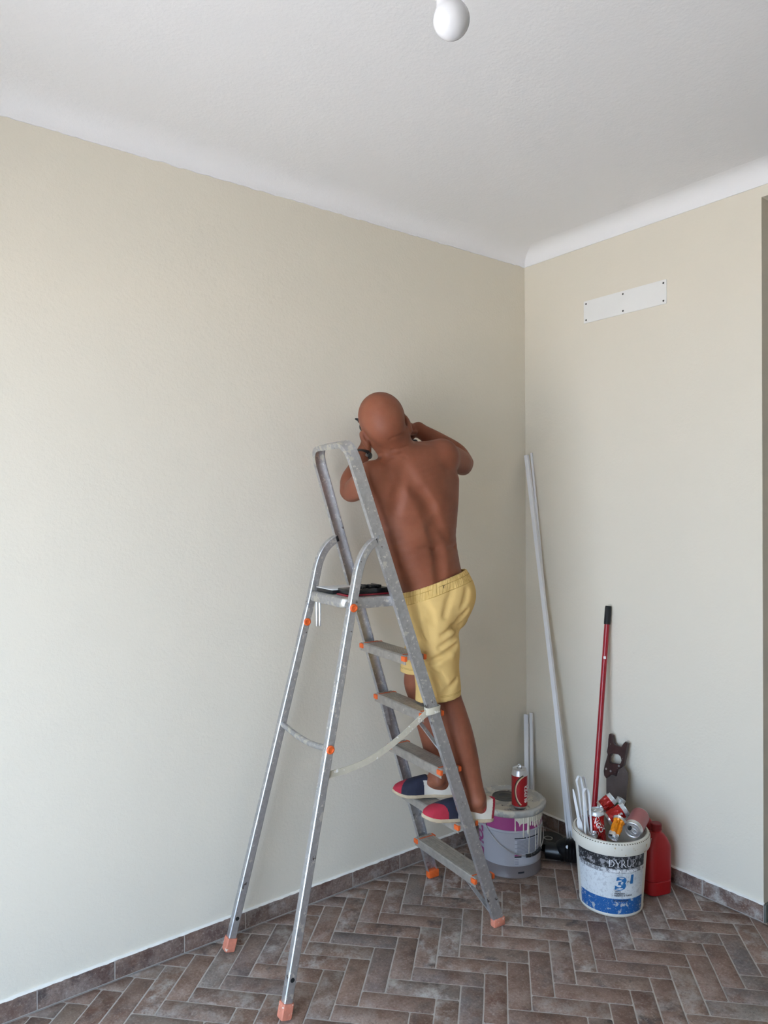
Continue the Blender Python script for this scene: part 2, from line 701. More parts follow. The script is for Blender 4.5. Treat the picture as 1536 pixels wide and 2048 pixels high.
def skirting(name, joints, fn, inner):
    L0, L1 = joints[0], joints[-1]
    base = MB()
    q = [fn(L0, 0.0), fn(L1, 0.0)]
    vs = [(*fn(a, d), z) for a in (L0, L1) for d, z in ((0, 0), (BT-0.0015, 0), (BT-0.0015, BH-0.002), (0, BH-0.002))]
    fs = [(0, 1, 2, 3), (7, 6, 5, 4)]+[(i, (i+1) % 4, 4+(i+1) % 4, 4+i) for i in range(4)]
    b = struct(base.add(vs, fs).build(name, M_GROUT, flat=True))
    for i in range(len(joints)-1):
        a0, a1 = joints[i], joints[i+1]
        if a1 < a0:
            a0, a1 = a1, a0
        a0 += 0.0017
        a1 -= 0.0017
        n = 9
        top = [(a1-(a1-a0)*k/n, BH+0.0016*noise.noise((a1*9+k*1.7, i*3.3, 1))-(0.003 if k in (0, n) else 0)) for k in range(n+1)]
        poly = [(a0, 0.0025), (a1, 0.0025)]+top
        t = MB().prism(poly, BT, lambda v: (*fn(v[0], v[2]), v[1]), chamfer=0.0012).build('tile', M_BASE, parent=b, angle=40)
    # paint crust
    m = MB()
    path, sc_ = [], []
    n = int(abs(L1-L0)/0.012)
    for k in range(n+1):
        a = L0+(L1-L0)*k/n
        path.append(Vector((*fn(a, BT*0.45), BH+0.0012+0.0018*noise.noise((a*30, 5, 1)))))
        sc_.append(1+0.5*noise.noise((a*55, 1, 2)))
    m.sweep(path, [(-0.0055, -0.002), (0.0055, -0.002), (0.004, 0.002), (-0.0055, 0.004)], ups=Vector((0, 0, 1)), scale=sc_)
    m.build('paint_crust', M_CAULK, parent=b, angle=60)
    return b


jl = [-2.3355-0.2465*k for k in range(4, -1, -1)]+[-2.091, -1.844, -1.602, -1.349, -1.1027, -0.8478, -0.602, -0.354, -0.106, -0.0005]
skirting('baseboard_left', jl, lambda a, d: (a, -d), 1)
jr = [-0.0095, -0.2097, -0.457, -0.704, -0.950, OPEN_Y-0.0035]
skirting('baseboard_right', jr, lambda a, d: (-d, a), 1)
pl = MB()
pl.box((0.09, OPEN_Y-0.006, 0.034), (0.19, 0.012, 0.068), bevel=0.003)
pl.build('plinth', M_STONE, parent=bpy.data.objects['baseboard_right'])
skirting('baseboard_back', [-2.31-0.249*k for k in range(9)], lambda a, d: (-d, a), 1)

# ------------------------------------------------------------------ step ladder
LC = Vector((-0.7937, -0.3642))            # middle of the climbing feet
WX = Vector((-0.1135, -0.9935))            # from far rail to near rail
FX = Vector((-0.9935, 0.1135))             # from climbing side to supporting side
SL = 0.326                              # lean of the rails per metre of height


def lad(f, w, z):                        # f forward, w to the near side
    q = LC+FX*f+WX*w
    return Vector((q.x, q.y, z))


def hw(z):
    return 0.2196-0.0474*z


def rail_f(z):
    return SL*z


ladder = thing('step_ladder', 'tall paint-spattered aluminium step ladder standing open by the beige wall', 'ladder', lad(0.4, 0, 0))
NL = math.hypot(1, SL)
RUP = Vector((FX.x*SL/NL, FX.y*SL/NL, 1/NL))            # up along the rails
RN = Vector((FX.x/NL, FX.y/NL, -SL/NL))                 # square to the rail plane, towards the supports
WX3 = Vector((WX.x, WX.y, 0))
TOPZ = 1.846
# one bent C section: near rail, hoop, far rail, all in the leaning plane (s across, t up)
tt = TOPZ*NL


def railpt(s, t):
    return lad(0, 0, 0)+RUP*t+WX3*s


def rail_section(st, name):
    mb = MB()
    vs = []
    prof = [(-0.022, 0), (0.022, 0), (0.022, 0.019), (0.0195, 0.019), (0.0195, 0.0025), (-0.0195, 0.0025), (-0.0195, 0.019), (-0.022, 0.019)]
    n = len(st)
    for i, (s, t) in enumerate(st):
        a, b = Vector(st[max(i-1, 0)]), Vector(st[min(i+1, n-1)])
        d = (b-a).normalized()
        inn = Vector((-d.y, d.x))                       # to the inner side of the hoop
        for pa, pb in prof:
            q = railpt(s+inn.x*pb, t+inn.y*pb)+RN*pa
            vs.append(q)
    m = len(prof)
    fs = [(i*m+k, i*m+(k+1) % m, (i+1)*m+(k+1) % m, (i+1)*m+k) for i in range(n-1) for k in range(m)]
    fs += [tuple(reversed(range(m))), tuple((n-1)*m+k for k in range(m))]
    mb.add(vs, fs)
    return mb


def hwt(t):
    return hw(t/NL)


tc = tt-0.075
R0 = 0.062
near = [(hwt(t)+0.011, t) for t in (0.03, 0.6, 1.2, tc)]
arc = []
wt = hwt(tc)+0.011
for k in range(1, 9):
    a = PI/2*k/8
    arc.append((wt-0.004-R0+R0*math.cos(a), tc+0.008+R0*math.sin(a)))
arc2 = [(-s, t) for s, t in reversed(arc)]
far = [(-s, t) for s, t in reversed(near)]
rail_section(near, 'rail').build('rail', M_ALU, ladder)
rail_section(far, 'rail').build('rail', M_ALU, ladder)
rail_section([near[-1]]+arc+arc2+[far[0]], 'hoop').build('top_hoop', M_ALU_TOP, ladder, angle=50)
for sgn in (1, -1):
    mb = MB()
    c = railpt(sgn*hwt(0.02), 0.022)
    rot = Matrix((RN, WX3, RUP)).transposed()
    mb.box(lad(rail_f(0.02), sgn*hw(0.02), 0.017), (0.054, 0.028, 0.034), Matrix((Vector((FX.x, FX.y, 0)), WX3, Vector((0, 0, 1)))).transposed(), 0.006)
    o = mb.build('foot', M_FOOT if sgn > 0 else M_ORANGE, ladder)

ROTL = Matrix((Vector((FX.x, FX.y, 0)), WX3, Vector((0, 0, 1)))).transposed()
STEPZ = [0.187, 0.403, 0.620, 0.838, 1.054]
ribs = [(-0.040, -0.006), (-0.040, 0.008), (-0.034, 0.0125)]
for k in range(6):
    a = -0.030+k*0.0116
    ribs += [(a, 0.0125), (a+0.0075, 0.0125), (a+0.0085, 0.0098), (a+0.0106, 0.0098)]
ribs += [(0.041, 0.0125), (0.0445, 0.008), (0.0445, -0.020), (0.041, -0.022), (0.041, -0.004), (-0.036, -0.006)]
for i, z in enumerate(STEPZ):
    f0 = rail_f(z)
    h = hw(z)-0.004
    mb = MB()
    vs = [lad(f0+a, w, z+b) for w in (-h, h) for a, b in ribs]
    m = len(ribs)
    mb.add(vs, [(k, (k+1) % m, m+(k+1) % m, m+k) for k in range(m)]+[tuple(reversed(range(m))), tuple(range(m, 2*m))])
    mb.build('step', M_TREAD, ladder, angle=20)
    for sgn in (1, -1):
        mb = MB()
        w = sgn*(hw(z)-0.014)
        mb.box(lad(f0+0.043, w, z+0.000), (0.013, 0.027, 0.019), ROTL, 0.003)
        mb.box(lad(f0-0.042, w, z+0.000), (0.013, 0.027, 0.019), ROTL, 0.003)
        mb.box(lad(f0, w-sgn*0.014, z+0.0132), (0.08, 0.004, 0.0022), ROTL)
        mb.build('end_cap', M_ORANGE, ladder)
    if i in (0, 3):
        for sgn in (1, -1):
            w = sgn*(hw(z)-0.030)
            w2 = sgn*(hw(z-0.11)-0.004)
            a, b = lad(f0+0.036, w-sgn*0.035, z-0.018), lad(rail_f(z-0.13)+0.016, w2, z-0.13)
            mb = MB().sweep([a, a.lerp(b, 0.08), b.lerp(a, 0.08), b], [(-0.002, -0.008), (0.002, -0.008), (0.002, 0.008), (-0.002, 0.008)], ups=Vector((FX.x, FX.y, 0.3)))
            mb.build('brace', M_ALU, ladder)

# rear supports: square tube, bent over at the top to the hinge on the rail
SUP = {sg: [lad(0.907 if sg > 0 else 0.938, 0.269 if sg > 0 else -0.1635, 0.03), lad(0.606, sg*0.1635, 1.26), lad(0.583, sg*0.161, 1.365)] for sg in (1, -1)}
for sgn in (1, -1):
    p0, p1, p2 = [Vector(q) for q in SUP[sgn]]
    end = lad(rail_f(1.486)+0.016, sgn*(hw(1.486)+0.001), 1.486)
    d = (p2-p1).normalized()
    c1 = p2+d*0.098
    path = [p0, p0.lerp(p1, 0.35), p0.lerp(p1, 0.7), p1, p2]
    for k in range(1, 11):
        t = k/10
        path.append(p2*(1-t)**2+c1*2*t*(1-t)+end*t*t)
    prof = [(-0.0145, -0.011), (-0.0115, -0.014), (0.0115, -0.014), (0.0145, -0.011), (0.0145, 0.011), (0.0115, 0.014), (-0.0115, 0.014), (-0.0145, 0.011)]
    m = MB()
    m.sweep(path, prof, ups=WX3)
    leg = m.build('support_leg', M_ALU, ladder, angle=25)
    fm = MB()
    dd = (p1-p0).normalized()
    fm.sweep([p0-dd*0.026, p0-dd*0.022, p0+dd*0.016, p0+dd*0.02], [(a*1.32, b*1.32) for a, b in prof], ups=WX3, scale=[0.92, 1, 1, 0.95])
    fm.build('foot', M_FOOT, ladder)
    # bolt hole near the foot, hinge block, orange buttons
    q = p0.lerp(p1, 0.07)
    MB().tube([q+WX3*sgn*0.0*0+WX3*0.0128, q+WX3*0.0148], 0.0072, 14).build('bolt_hole', M_BLACKM, ladder)
    MB().box(end+RN*0.004, (0.012, 0.029, 0.024), Matrix((RN, WX3, RUP)).transposed(), 0.003).build('hinge', M_BLACK, ladder)
    for zz in ((0.798, 1.258) if sgn > 0 else (1.17,)):
        t = (zz-p0.z)/(p1.z-p0.z)
        q = p0.lerp(p1, t)
        B = Matrix((Vector((FX.x, FX.y, 0)), Vector((0, 0, 1)), WX3)).transposed().to_4x4()
        B.translation = q+WX3*0.0135
        MB().lathe([(0.0, 0.0), (0.0145, 0.0), (0.0145, 0.004), (0.012, 0.007), (0.0085, 0.0075), (0.007, 0.005), (0.0, 0.005)], 24, B).build('button', M_ORANGE, ladder)
    MB().tube([lad(rail_f(1.50), sgn*(hw(1.50)+0.0108), 1.50), lad(rail_f(1.50), sgn*(hw(1.50)+0.0165), 1.50)], 0.007, 14).build('hinge_rivet', M_STEEL, ladder)

# tie bar between the supports
a0 = Vector(SUP[-1][0]).lerp(Vector(SUP[-1][1]), 0.622)
a1 = Vector(SUP[1][0]).lerp(Vector(SUP[1][1]), 0.625)
bow = []
for k in range(13):
    t = k/12
    q = a0.lerp(a1, t)
    e = min(t, 1-t)
    q = q+Vector((0.006, 0, -0.022))*math.sin(PI*t)
    bow.append(q)
MB().tube(bow, 0.0105, 12).build('tie_bar', M_ALU_TOP, ladder)

# platform with a rounded, paint-caked front
PZ = 1.288
pf0, pf1 = rail_f(PZ)-0.02, 0.632
wN, wF = hw(PZ)-0.014, -(hw(PZ)-0.022)


def plat_outline(o=0.0):
    r = 0.03
    pts = [(pf0, wF-o), (pf0, wN+o)]
    for k in range(7):
        a = PI/2*k/6
        pts.append((pf1-r+r*math.sin(a)+o*math.sin(a), wN-r+r*math.cos(a)+o*math.cos(a)))
    for k in range(7):
        a = PI/2*k/6
        pts.append((pf1-r+r*math.cos(a)+o*math.cos(a), wF+r-r*math.sin(a)-o*math.sin(a)))
    return pts


MB().prism(plat_outline(), 0.034, lambda v: lad(v[0], v[1], PZ-0.034+v[2]), chamfer=0.004).build('platform', M_ALU_TOP, ladder, angle=50)
for sgn in (1, -1):
    w = sgn*(hw(PZ)-0.007)
    mb = MB()
    mb.box(lad(pf0+0.105, w, PZ-0.02), (0.17, 0.005, 0.036), ROTL, 0.0015)
    mb.tube([lad(pf0+0.13, w, PZ-0.020), lad(pf0+0.13, w+sgn*0.005, PZ-0.020)], 0.006, 14)
    mb.build('platform_bracket', M_ALU, ladder)
c = lad(pf1-0.02, hw(PZ)-0.0, PZ-0.022)
MB().tube([c-WX3*0.014, c+WX3*0.010], 0.012, 20).build('pivot', M_STEEL, ladder)
# locking strip hanging below the platform
c = lad(0.606, -0.10, 0)
mb = MB()
for dx in (-0.006, 0.006):
    mb.box((c.x+dx*0.8, c.y-dx*0.55, 1.205), (0.008, 0.003, 0.095), Matrix.Rotation(-0.6, 3, 'Z'), 0.0008)
mb.build('locking_strip', M_STEEL, ladder)

# webbing strap from the near support to the near rail, wrapped round the rail
q0 = Vector(SUP[1][0]).lerp(Vector(SUP[1][1]), 0.556)
z1 = 0.852
q1 = lad(rail_f(z1)+0.027, hw(z1)+0.002, z1)
path = [q0]
for k in range(1, 20):
    t = k/20
    q = q0.lerp(q1, t)
    q.z -= 0.042*math.sin(PI*t)*(1.15-0.3*t)
    path.append(q)
path.append(q1)
up = Vector((0.25, 0, 1))
MB().sweep(path, [(-0.0009, -0.0115), (0.0009, -0.0115), (0.0009, 0.0115), (-0.0009, 0.0115)], ups=up).build('strap', M_STRAP, ladder)
ring = []
zc = 0.860
cc = lad(rail_f(zc), hw(zc)+0.0, zc)
fx3 = Vector((FX.x, FX.y, 0))
for a, b in ((0.028, -0.008), (0.028, 0.012), (0.023, 0.016), (0.0, 0.0165), (-0.021, 0.016), (-0.027, 0.013), (-0.028, -0.010), (-0.023, -0.016), (0.0, -0.016), (0.023, -0.016)):
    ring.append(cc+fx3*a+WX3*b+Vector((0, 0, -0.10*a)))
MB().sweep(ring, [(-0.001, -0.0125), (0.001, -0.0125), (0.001, 0.0125), (-0.001, 0.0125)], ups=Vector((0.1, 0, 1)), closed=True).build('strap_loop', M_STRAP, ladder, angle=40)

# ------------------------------------------------------------------ on the platform
M_TOOLCASE = plain('glossy black case', srgb(16, 16, 18), 0.25, 0, 0.2, 40, 0, 100, [(srgb(120, 116, 110), 90, 0.72, 3)])
M_CASERED = plain('dark red plastic', srgb(140, 20, 36), 0.4, 0, 0.1, 40)
tc0 = thing('tool_tray', 'flat black plastic tray with a red base, dusted white, on the ladder platform', 'tray', lad(rail_f(PZ)+0.12, 0, PZ))


def oriented(rotz):
    return Matrix.Rotation(rotz, 3, 'Z')


px0 = rail_f(PZ)
mb = MB().box(lad(px0+0.088, 0.072, PZ+0.004), (0.175, 0.088, 0.006), ROTL, 0.002)
mb.build('red_base', M_CASERED, tc0)
mb = MB()
mb.box(lad(px0+0.085, 0.072, PZ+0.0165), (0.172, 0.086, 0.018), ROTL, 0.0025)
mb.box(lad(px0+0.085, 0.1155, PZ+0.0165), (0.174, 0.0035, 0.003), ROTL, 0.0008)
mb.build('case', M_TOOLCASE, tc0)
mb = MB()
for k in range(9):
    mb.box(lad(px0+0.030+0.011*k, 0.072+0.006*math.sin(k*2.1), PZ+0.030+0.002*math.sin(k*1.7)), (0.010, 0.05, 0.010), ROTL @ Matrix.Rotation(0.1*math.sin(k*3), 3, 'Z'), 0.002)
mb.build('bit_row', M_BLACK, tc0)
bk = thing('notepad', 'thin white-topped pad lying at the front edge of the ladder platform', 'pad', lad(px0+0.15, -0.06, PZ))
mb = MB().box(lad(px0+0.125, -0.050, PZ+0.0085), (0.120, 0.13, 0.015), ROTL, 0.0015)
mb.build('black_edge', M_BLACK, bk)
MB().box(lad(px0+0.125, -0.050, PZ+0.0175), (0.124, 0.134, 0.003), ROTL, 0.001).build('white_cover', M_WHITEP, bk)

# ------------------------------------------------------------------ things along the walls
def to_cam(c):
    return math.atan2(CAM[1]-c[1], CAM[0]-c[0])


M_PAIL = plain('grey metal pail', srgb(166, 166, 172), 0.35, 0.0, 0.04, 6, 0, 100, [(srgb(214, 212, 206), 55, 0.735, 4)])
M_PAILBASE = plain('grey brown band', srgb(118, 110, 110), 0.4, 0.0, 0.06, 6, 0, 100, [(srgb(214, 212, 206), 60, 0.735, 4)])
M_MAGENTA = plain('magenta band', srgb(150, 60, 116), 0.45, 0, 0.06, 10)
M_DRIP = plain('dried cream paint', srgb(206, 200, 184), 0.6, 0, 0.06, 60, 0.0004, 120)
M_LIDGREY = plain('grey lid smeared with paint', srgb(168, 167, 162), 0.5, 0.0, 0.08, 12, 0.001, 60,
                  [(srgb(196, 192, 178), 12, 0.52, 5), (srgb(96, 94, 90), 22, 0.66, 5)])
M_INK = plain('black ink', srgb(34, 34, 40), 0.6, 0, 0.05, 10)
M_INKG = plain('grey ink', srgb(112, 112, 120), 0.6, 0, 0.05, 10)
M_LABELG = plain('pale print panel', srgb(176, 178, 186), 0.5, 0, 0.03, 10)
M_PRINTW = plain('white print', srgb(224, 226, 228), 0.5, 0, 0.05, 60)

# --- lidded grey pail
GC = (-0.424, -0.274, 0.0)
GR_, GH = 0.141, 0.277
ga = to_cam(GC)
pail = thing('paint_pail', 'lidded grey paint pail with a magenta band and white drips', 'paint pail', GC)
MG = Matrix.Translation(GC)
mb = MB()
mb.lathe([(0.0, 0.004), (0.131, 0.004), (0.1345, 0.0), (0.1375, 0.002), (0.1375, 0.006), (0.1355, 0.010), (0.1365, 0.053)], 72, MG, 1)
mb.lathe([(0.1365, 0.053), (0.1405, 0.196), (0.1425, 0.199), (0.1425, 0.204), (0.1405, 0.207), (0.141, GH), (0.0, GH)], 72, MG, 0)
mb.build('body', [M_PAIL, M_PAILBASE], pail, angle=30)


def band(c, r, a0, a1, z0, z1, off, n=40, r1=None, h=None):
    f = cyl_map(c, r, 0, 0, off, r1, h)
    vs, fs = [], []
    for k in range(n+1):
        a = a0+(a1-a0)*k/n
        for z in (z0(k/n) if callable(z0) else z0, z1(k/n) if callable(z1) else z1):
            rr = (r if r1 is None else r+(r1-r)*(z-c[2])/h)+off
            vs.append((c[0]+rr*math.cos(a), c[1]+rr*math.sin(a), z))
    for k in range(n):
        fs.append((2*k, 2*k+2, 2*k+3, 2*k+1))
    return vs, fs


gmap = dict(r1=0.1421, h=0.28)
r0g = 0.1352
m = MB().add(*band(GC, r0g, ga-1.9, ga+1.5, 0.2085, GH-0.004, 0.0012, 60, **gmap))
m.build('magenta_band', M_MAGENTA, pail)
# drips: crust under the rim with runs of different length
drips = MB()
rs = random.Random(3)


def drip(a, z1, w, z0=GH-0.004):
    f = cyl_map(GC, r0g, a, 0, 0, 0.1421, 0.28)
    pts = []
    n = 7
    for k in range(n+1):
        t = k/n
        z = z0+(z1-z0)*t
        rr = r0g+(0.1421-r0g)*z/0.28+0.0012
        pts.append((GC[0]+rr*math.cos(a), GC[1]+rr*math.sin(a), z))
    drips.tube(pts, w, 8, scale=[1, 0.9, 0.8, 0.75, 0.75, 0.85, 1.05, 0.4])


for a, z1, w in ((0.16, 0.205, 0.0035), (0.30, 0.228, 0.003), (0.42, 0.178, 0.0036), (0.58, 0.19, 0.0065), (0.62, 0.085, 0.0016), (0.66, 0.225, 0.004), (0.76, 0.222, 0.0035),
                 (0.84, 0.214, 0.003), (0.92, 0.218, 0.003), (1.0, 0.208, 0.003), (1.07, 0.225, 0.0025), (1.14, 0.21, 0.003), (1.2, 0.23, 0.003), (1.05, 0.125, 0.0018), (1.28, 0.11, 0.0018), (0.9, 0.095, 0.0018)):
    drip(ga+a, z1, w)
f_top = lambda t: GH+0.002
f_bot = lambda t: 0.238+0.010*noise.noise((t*14, 4, 0))-0.010*max(0, t-0.5)+0.02*max(0, 0.12-t)/0.12
vs, fs = band(GC, r0g, ga+0.14, ga+1.6, f_bot, f_top, 0.0024, 60, **gmap)
drips.add(vs, fs)
drips.build('paint_drips', M_DRIP, pail, angle=60)
# lid: dished top, rolled rim, crust hanging round the edge
mb = MB()


def lid_fn(v):
    a = math.atan2(v[1], v[0])
    r = math.hypot(v[0], v[1])
    if r > 0.148:
        j = 1+0.035*noise.noise((a*9, v[2]*20, 2))+0.02*noise.noise((a*24, 7, v[2]*30))
        return (v[0]*j, v[1]*j, v[2]+0.0055*noise.noise((a*12, 3, 1))*(1 if v[2] < 0.28 else 0.4))
    return v


mb.lathe([(0.0, 0.284), (0.030, 0.284), (0.130, 0.284), (0.136, 0.286), (0.140, 0.2965), (0.149, 0.2985), (0.157, 0.2955), (0.1595, 0.289), (0.158, 0.278), (0.1535, 0.270), (0.148, 0.266), (0.1405, 0.2665)], 150, MG, fn=lid_fn)
mb.build('lid', M_LIDGREY, pail, angle=60)
cb = Vector(GC)+Vector((0.020, 0.046, 0))       # dark filler cap behind the can
mb = MB()
T = Matrix.Translation((cb.x, cb.y, 0))
mb.lathe([(0.0, 0.2855), (0.028, 0.2855), (0.031, 0.2875), (0.050, 0.2865), (0.053, 0.2885), (0.058, 0.2885), (0.060, 0.2842)], 48, T)
mb.build('filler_cap', plain('dark grey cap', srgb(70, 70, 68), 0.5), pail)
# a round boss where the can stands, and brush marks
CANP = Vector((-0.447, -0.353, 0))
mb = MB()
T = Matrix.Translation((CANP.x, CANP.y, 0))
for r_ in (0.046, 0.040):
    mb.lathe([(r_-0.0016, 0.2838), (r_-0.0012, 0.2862), (r_+0.0012, 0.2862), (r_+0.0016, 0.2838)], 48, T)
mb.build('boss_ring', M_LIDGREY, pail)
vt, ft = text2d('PAINT', 0.030, 0.0008)
mb = MB()
ang = ga+PI/2+0.25
mb.add([(GC[0]-0.073+x*math.cos(ang)-y*math.sin(ang), GC[1]-0.085+x*math.sin(ang)+y*math.cos(ang), 0.2848) for x, y in vt if True], ft)
# (scratched marks left by a brush, kept as short strokes only)
mb = MB()
for k in range(7):
    x0, y0 = -0.085+0.012*k, -0.070-0.007*k
    a = 0.9+0.8*math.sin(k*2.3)
    mb.tube([(GC[0]+x0, GC[1]+y0, 0.2845), (GC[0]+x0+0.012*math.cos(a), GC[1]+y0+0.012*math.sin(a), 0.2845)], 0.0011, 6)
mb.build('brush_marks', M_INKG, pail)
# print: big upright magenta letters on the far left, small-print panel on the right
mb = MB()
vt, ft = text2d('TOUT', 0.074, 0.0034)
mx = max(v[0] for v in vt)
f = cyl_map(GC, r0g, ga-1.14, 0.0, 0.0012, 0.1421, 0.28)
mb.add([f(-(y-0.03), 0.068+x*0.145/mx) if False else f(y-0.03, 0.205-x*0.150/mx) for x, y in vt], ft)
mb.build('letters', M_MAGENTA, pail)
mb = MB()
mb.add(*band(GC, r0g, ga+0.14, ga+1.02, lambda t: 0.060, lambda t: 0.178, 0.0006, 24, **gmap), mi=0)
mb.add(*band(GC, r0g, ga+0.14, ga+0.52, 0.1725, 0.178, 0.0010, 12, **gmap), mi=1)
mb.add(*band(GC, r0g, ga+0.56, ga+1.02, 0.1725, 0.178, 0.0010, 12, **gmap), mi=1)
z = 0.168
rs = random.Random(11)
for k in range(17):
    a1 = ga+0.96+rs.uniform(-0.06, 0.04)
    a0 = ga+0.22 if k % 5 else ga+0.15
    mb.add(*band(GC, r0g, a0, a1, z-0.0019, z, 0.0010, 14, **gmap), mi=2)
    z -= 0.0036
mb.add(*band(GC, r0g, ga+0.14, ga+0.36, 0.0985, 0.1045, 0.0010, 10, **gmap), mi=3)
mb.add(*band(GC, r0g, ga+0.14, ga+0.36, 0.0915, 0.098, 0.0010, 10, **gmap), mi=1)
for zz in (0.0855, 0.0785, 0.0715, 0.0655):
    mb.add(*band(GC, r0g, ga+0.15, ga+0.27, zz-0.002, zz, 0.0010, 8, **gmap), mi=2)
mb.add(*band(GC, r0g, ga+0.25, ga+0.45, 0.0225, 0.030, 0.0022, 10, **gmap), mi=1)
mb.build('print', [M_LABELG, M_INK, M_INKG, M_MAGENTA], pail)
# wire bail hanging down on the near side with its black grip
A0, A1 = ga-0.86, ga+2.10
wire = []
for k in range(41):
    t = k/40
    a = A0+(A1-A0)*t
    z = 0.228-0.128*math.sin(PI*t)**0.8
    wire.append((GC[0]+0.1475*math.cos(a), GC[1]+0.1475*math.sin(a), z))
MB().tube(wire, 0.0021, 8).build('bail', M_STEEL, pail)
grip = []
for k in range(7):
    t = 0.455+0.20*k/6
    a = A0+(A1-A0)*t
    grip.append((GC[0]+0.1485*math.cos(a), GC[1]+0.1485*math.sin(a), 0.228-0.128*math.sin(PI*t)**0.8))
MB().tube(grip, 0.0072, 14).build('grip', plain('black grip with paint', srgb(28, 28, 30), 0.5, 0, 0.2, 30, 0, 100, [(srgb(208, 206, 200), 60, 0.60, 3)]), pail)
for a in (A0, A1):
    mb = MB()
    mb.box((GC[0]+0.1435*math.cos(a), GC[1]+0.1435*math.sin(a), 0.228), (0.008, 0.018, 0.024), Matrix.Rotation(a, 3, 'Z'), 0.003)
    mb.build('bail_ear', M_PAIL, pail)


# --- drink cans
def crushfn(seed, amt, squash=1.0, bend=0.0, L=0.168):
    def f(v):
        x, y, z = v
        t = z/L
        w = min(1, max(0, (t-0.10)/0.12))*min(1, max(0, (0.93-t)/0.12))
        a = math.atan2(y, x)
        ca, sa = math.cos(a), math.sin(a)
        n1 = abs(noise.noise((ca*1.6+seed, sa*1.6, z*22)))
        n2 = abs(noise.noise((ca*3.2+seed*2, sa*3.2, z*45+5)))
        k = 1-w*amt*(n1*1.3+n2*0.6)
        tw = bend*t*t
        return (x*k*(1-(1-squash)*w)+tw, y*k, z)
    return f


def can_profile(R, L):
    if L > 0.16:
        return [(0.0, 0.006), (0.020, 0.006), (0.024, 0.0), (0.0265, 0.001), (R-0.001, 0.010), (R, 0.014)], \
            [(R, 0.014)]+[(R, 0.014+(L-0.042)*k/18) for k in range(1, 19)], \
            [(R, L-0.028), (R*0.985, L-0.022), (R*0.86, L-0.006), (R*0.85, L-0.003), (R*0.88, L), (R*0.855, L+0.0005), (R*0.82, L-0.0035), (R*0.78, L-0.0045), (0, L-0.0045)]
    return [(0.0, 0.006), (0.020, 0.006), (0.024, 0.0), (0.0265, 0.001), (R-0.001, 0.007), (R, 0.010)], \
        [(R, 0.010)]+[(R, 0.010+(L-0.027)*k/18) for k in range(1, 19)], \
        [(R, L-0.017), (R*0.985, L-0.013), (R*0.86, L-0.005), (R*0.85, L-0.003), (R*0.88, L), (R*0.855, L+0.0005), (R*0.82, L-0.0035), (R*0.78, L-0.0045), (0, L-0.0045)]


def make_can(label, M, body_mat, R=0.033, L=0.168, crush=0.0, seed=1, squash=1.0, opened=True, tab_up=False, tab_ang=0.0, neck=None, group=None, extra=None, bend=0.0):
    neck = neck or M_ALUC
    root = thing('drink_can', label, 'can', M.translation, group)
    f = crushfn(seed, crush, squash, bend, L) if crush else None
    b, s, t = can_profile(R, L)
    MB().lathe(s, 56, M, fn=f).build('body', body_mat, root, angle=22 if crush else 40)
    tb = MB()
    tb.lathe(b, 56, M, fn=f)
    tb.build('base', M_ALUC, root)
    tp = MB()
    tp.lathe(t, 56, M, fn=f)
    top = tp.build('top', neck, root, angle=30)
    sh = Vector((f((0, 0, L))[0] if f else 0, 0, 0))
    TZ = M @ Matrix.Translation(sh) @ Matrix.Rotation(tab_ang, 4, 'Z')
    if opened:
        pts = [TZ @ Vector((0.0135+0.0085*math.cos(2*PI*k/20), 0.0115*math.sin(2*PI*k/20), L-0.0040)) for k in range(20)]
        MB().add(pts, [tuple(range(20))]).build('opening', M_BLACKM, root)
    # pull tab: a ring and a rivet
    mb = MB()
    tl = 1.25 if tab_up else 0.12
    TT = TZ @ Matrix.Translation((0.003, 0, L-0.0035)) @ Matrix.Rotation(tl if tab_up else 0.10, 4, 'Y')
    ring = [TT @ Vector((-0.011+0.0105*math.cos(2*PI*k/20), 0.0078*math.sin(2*PI*k/20), 0.0008)) for k in range(20)]
    mb.tube(ring, 0.0016, 8, closed=True)
    mb.tube([TT @ Vector((-0.006, -0.006, 0.0008)), TT @ Vector((-0.006, 0.006, 0.0008))], 0.0018, 8)
    mb.lathe([(0, 0.0014), (0.003, 0.0014), (0.0038, 0), (0.003, -0.001)], 16, TZ @ Matrix.Translation((0.002, 0, L-0.0035)))
    mb.build('pull_tab', M_ALUC, root)
    # pressed ridge in the top
    mb = MB()
    mb.tube([TZ @ Vector((0.0215*math.cos(2*PI*k/32)*0.9, 0.0185*math.sin(2*PI*k/32), L-0.0042)) for k in range(32)], 0.0007, 6, closed=True)
    mb.build('pressed_ridge', M_ALUC, root)
    return root


def can_mat(name, col, rough=0.32, metal=0.1):
    return plain(name, col, rough, metal, 0.06, 20)


M_CANTOP = plain('white silver can shoulder', srgb(206, 210, 210), 0.35, 0.3, 0.04, 30)
M_CANRED = can_mat('red can print', srgb(158, 22, 28))
M_CANRED2 = can_mat('red foil can print', srgb(176, 36, 34), 0.25, 0.25)
M_CANDARK = can_mat('dark red can print', srgb(112, 24, 30))
M_CANORANGE = can_mat('orange can print', srgb(224, 136, 18), 0.25, 0.2)
M_CANPINK = can_mat('dull rose can print', srgb(160, 92, 92))
M_CANGREEN = can_mat('green can print', srgb(30, 110, 62))
M_CANBLACK = can_mat('black and gold can print', srgb(44, 36, 32))
M_GOLD = plain('gold print', srgb(196, 170, 124), 0.35, 0.3, 0.05, 20)
M_REDTXT = plain('white can letters', srgb(232, 228, 222), 0.4, 0, 0.02, 20)

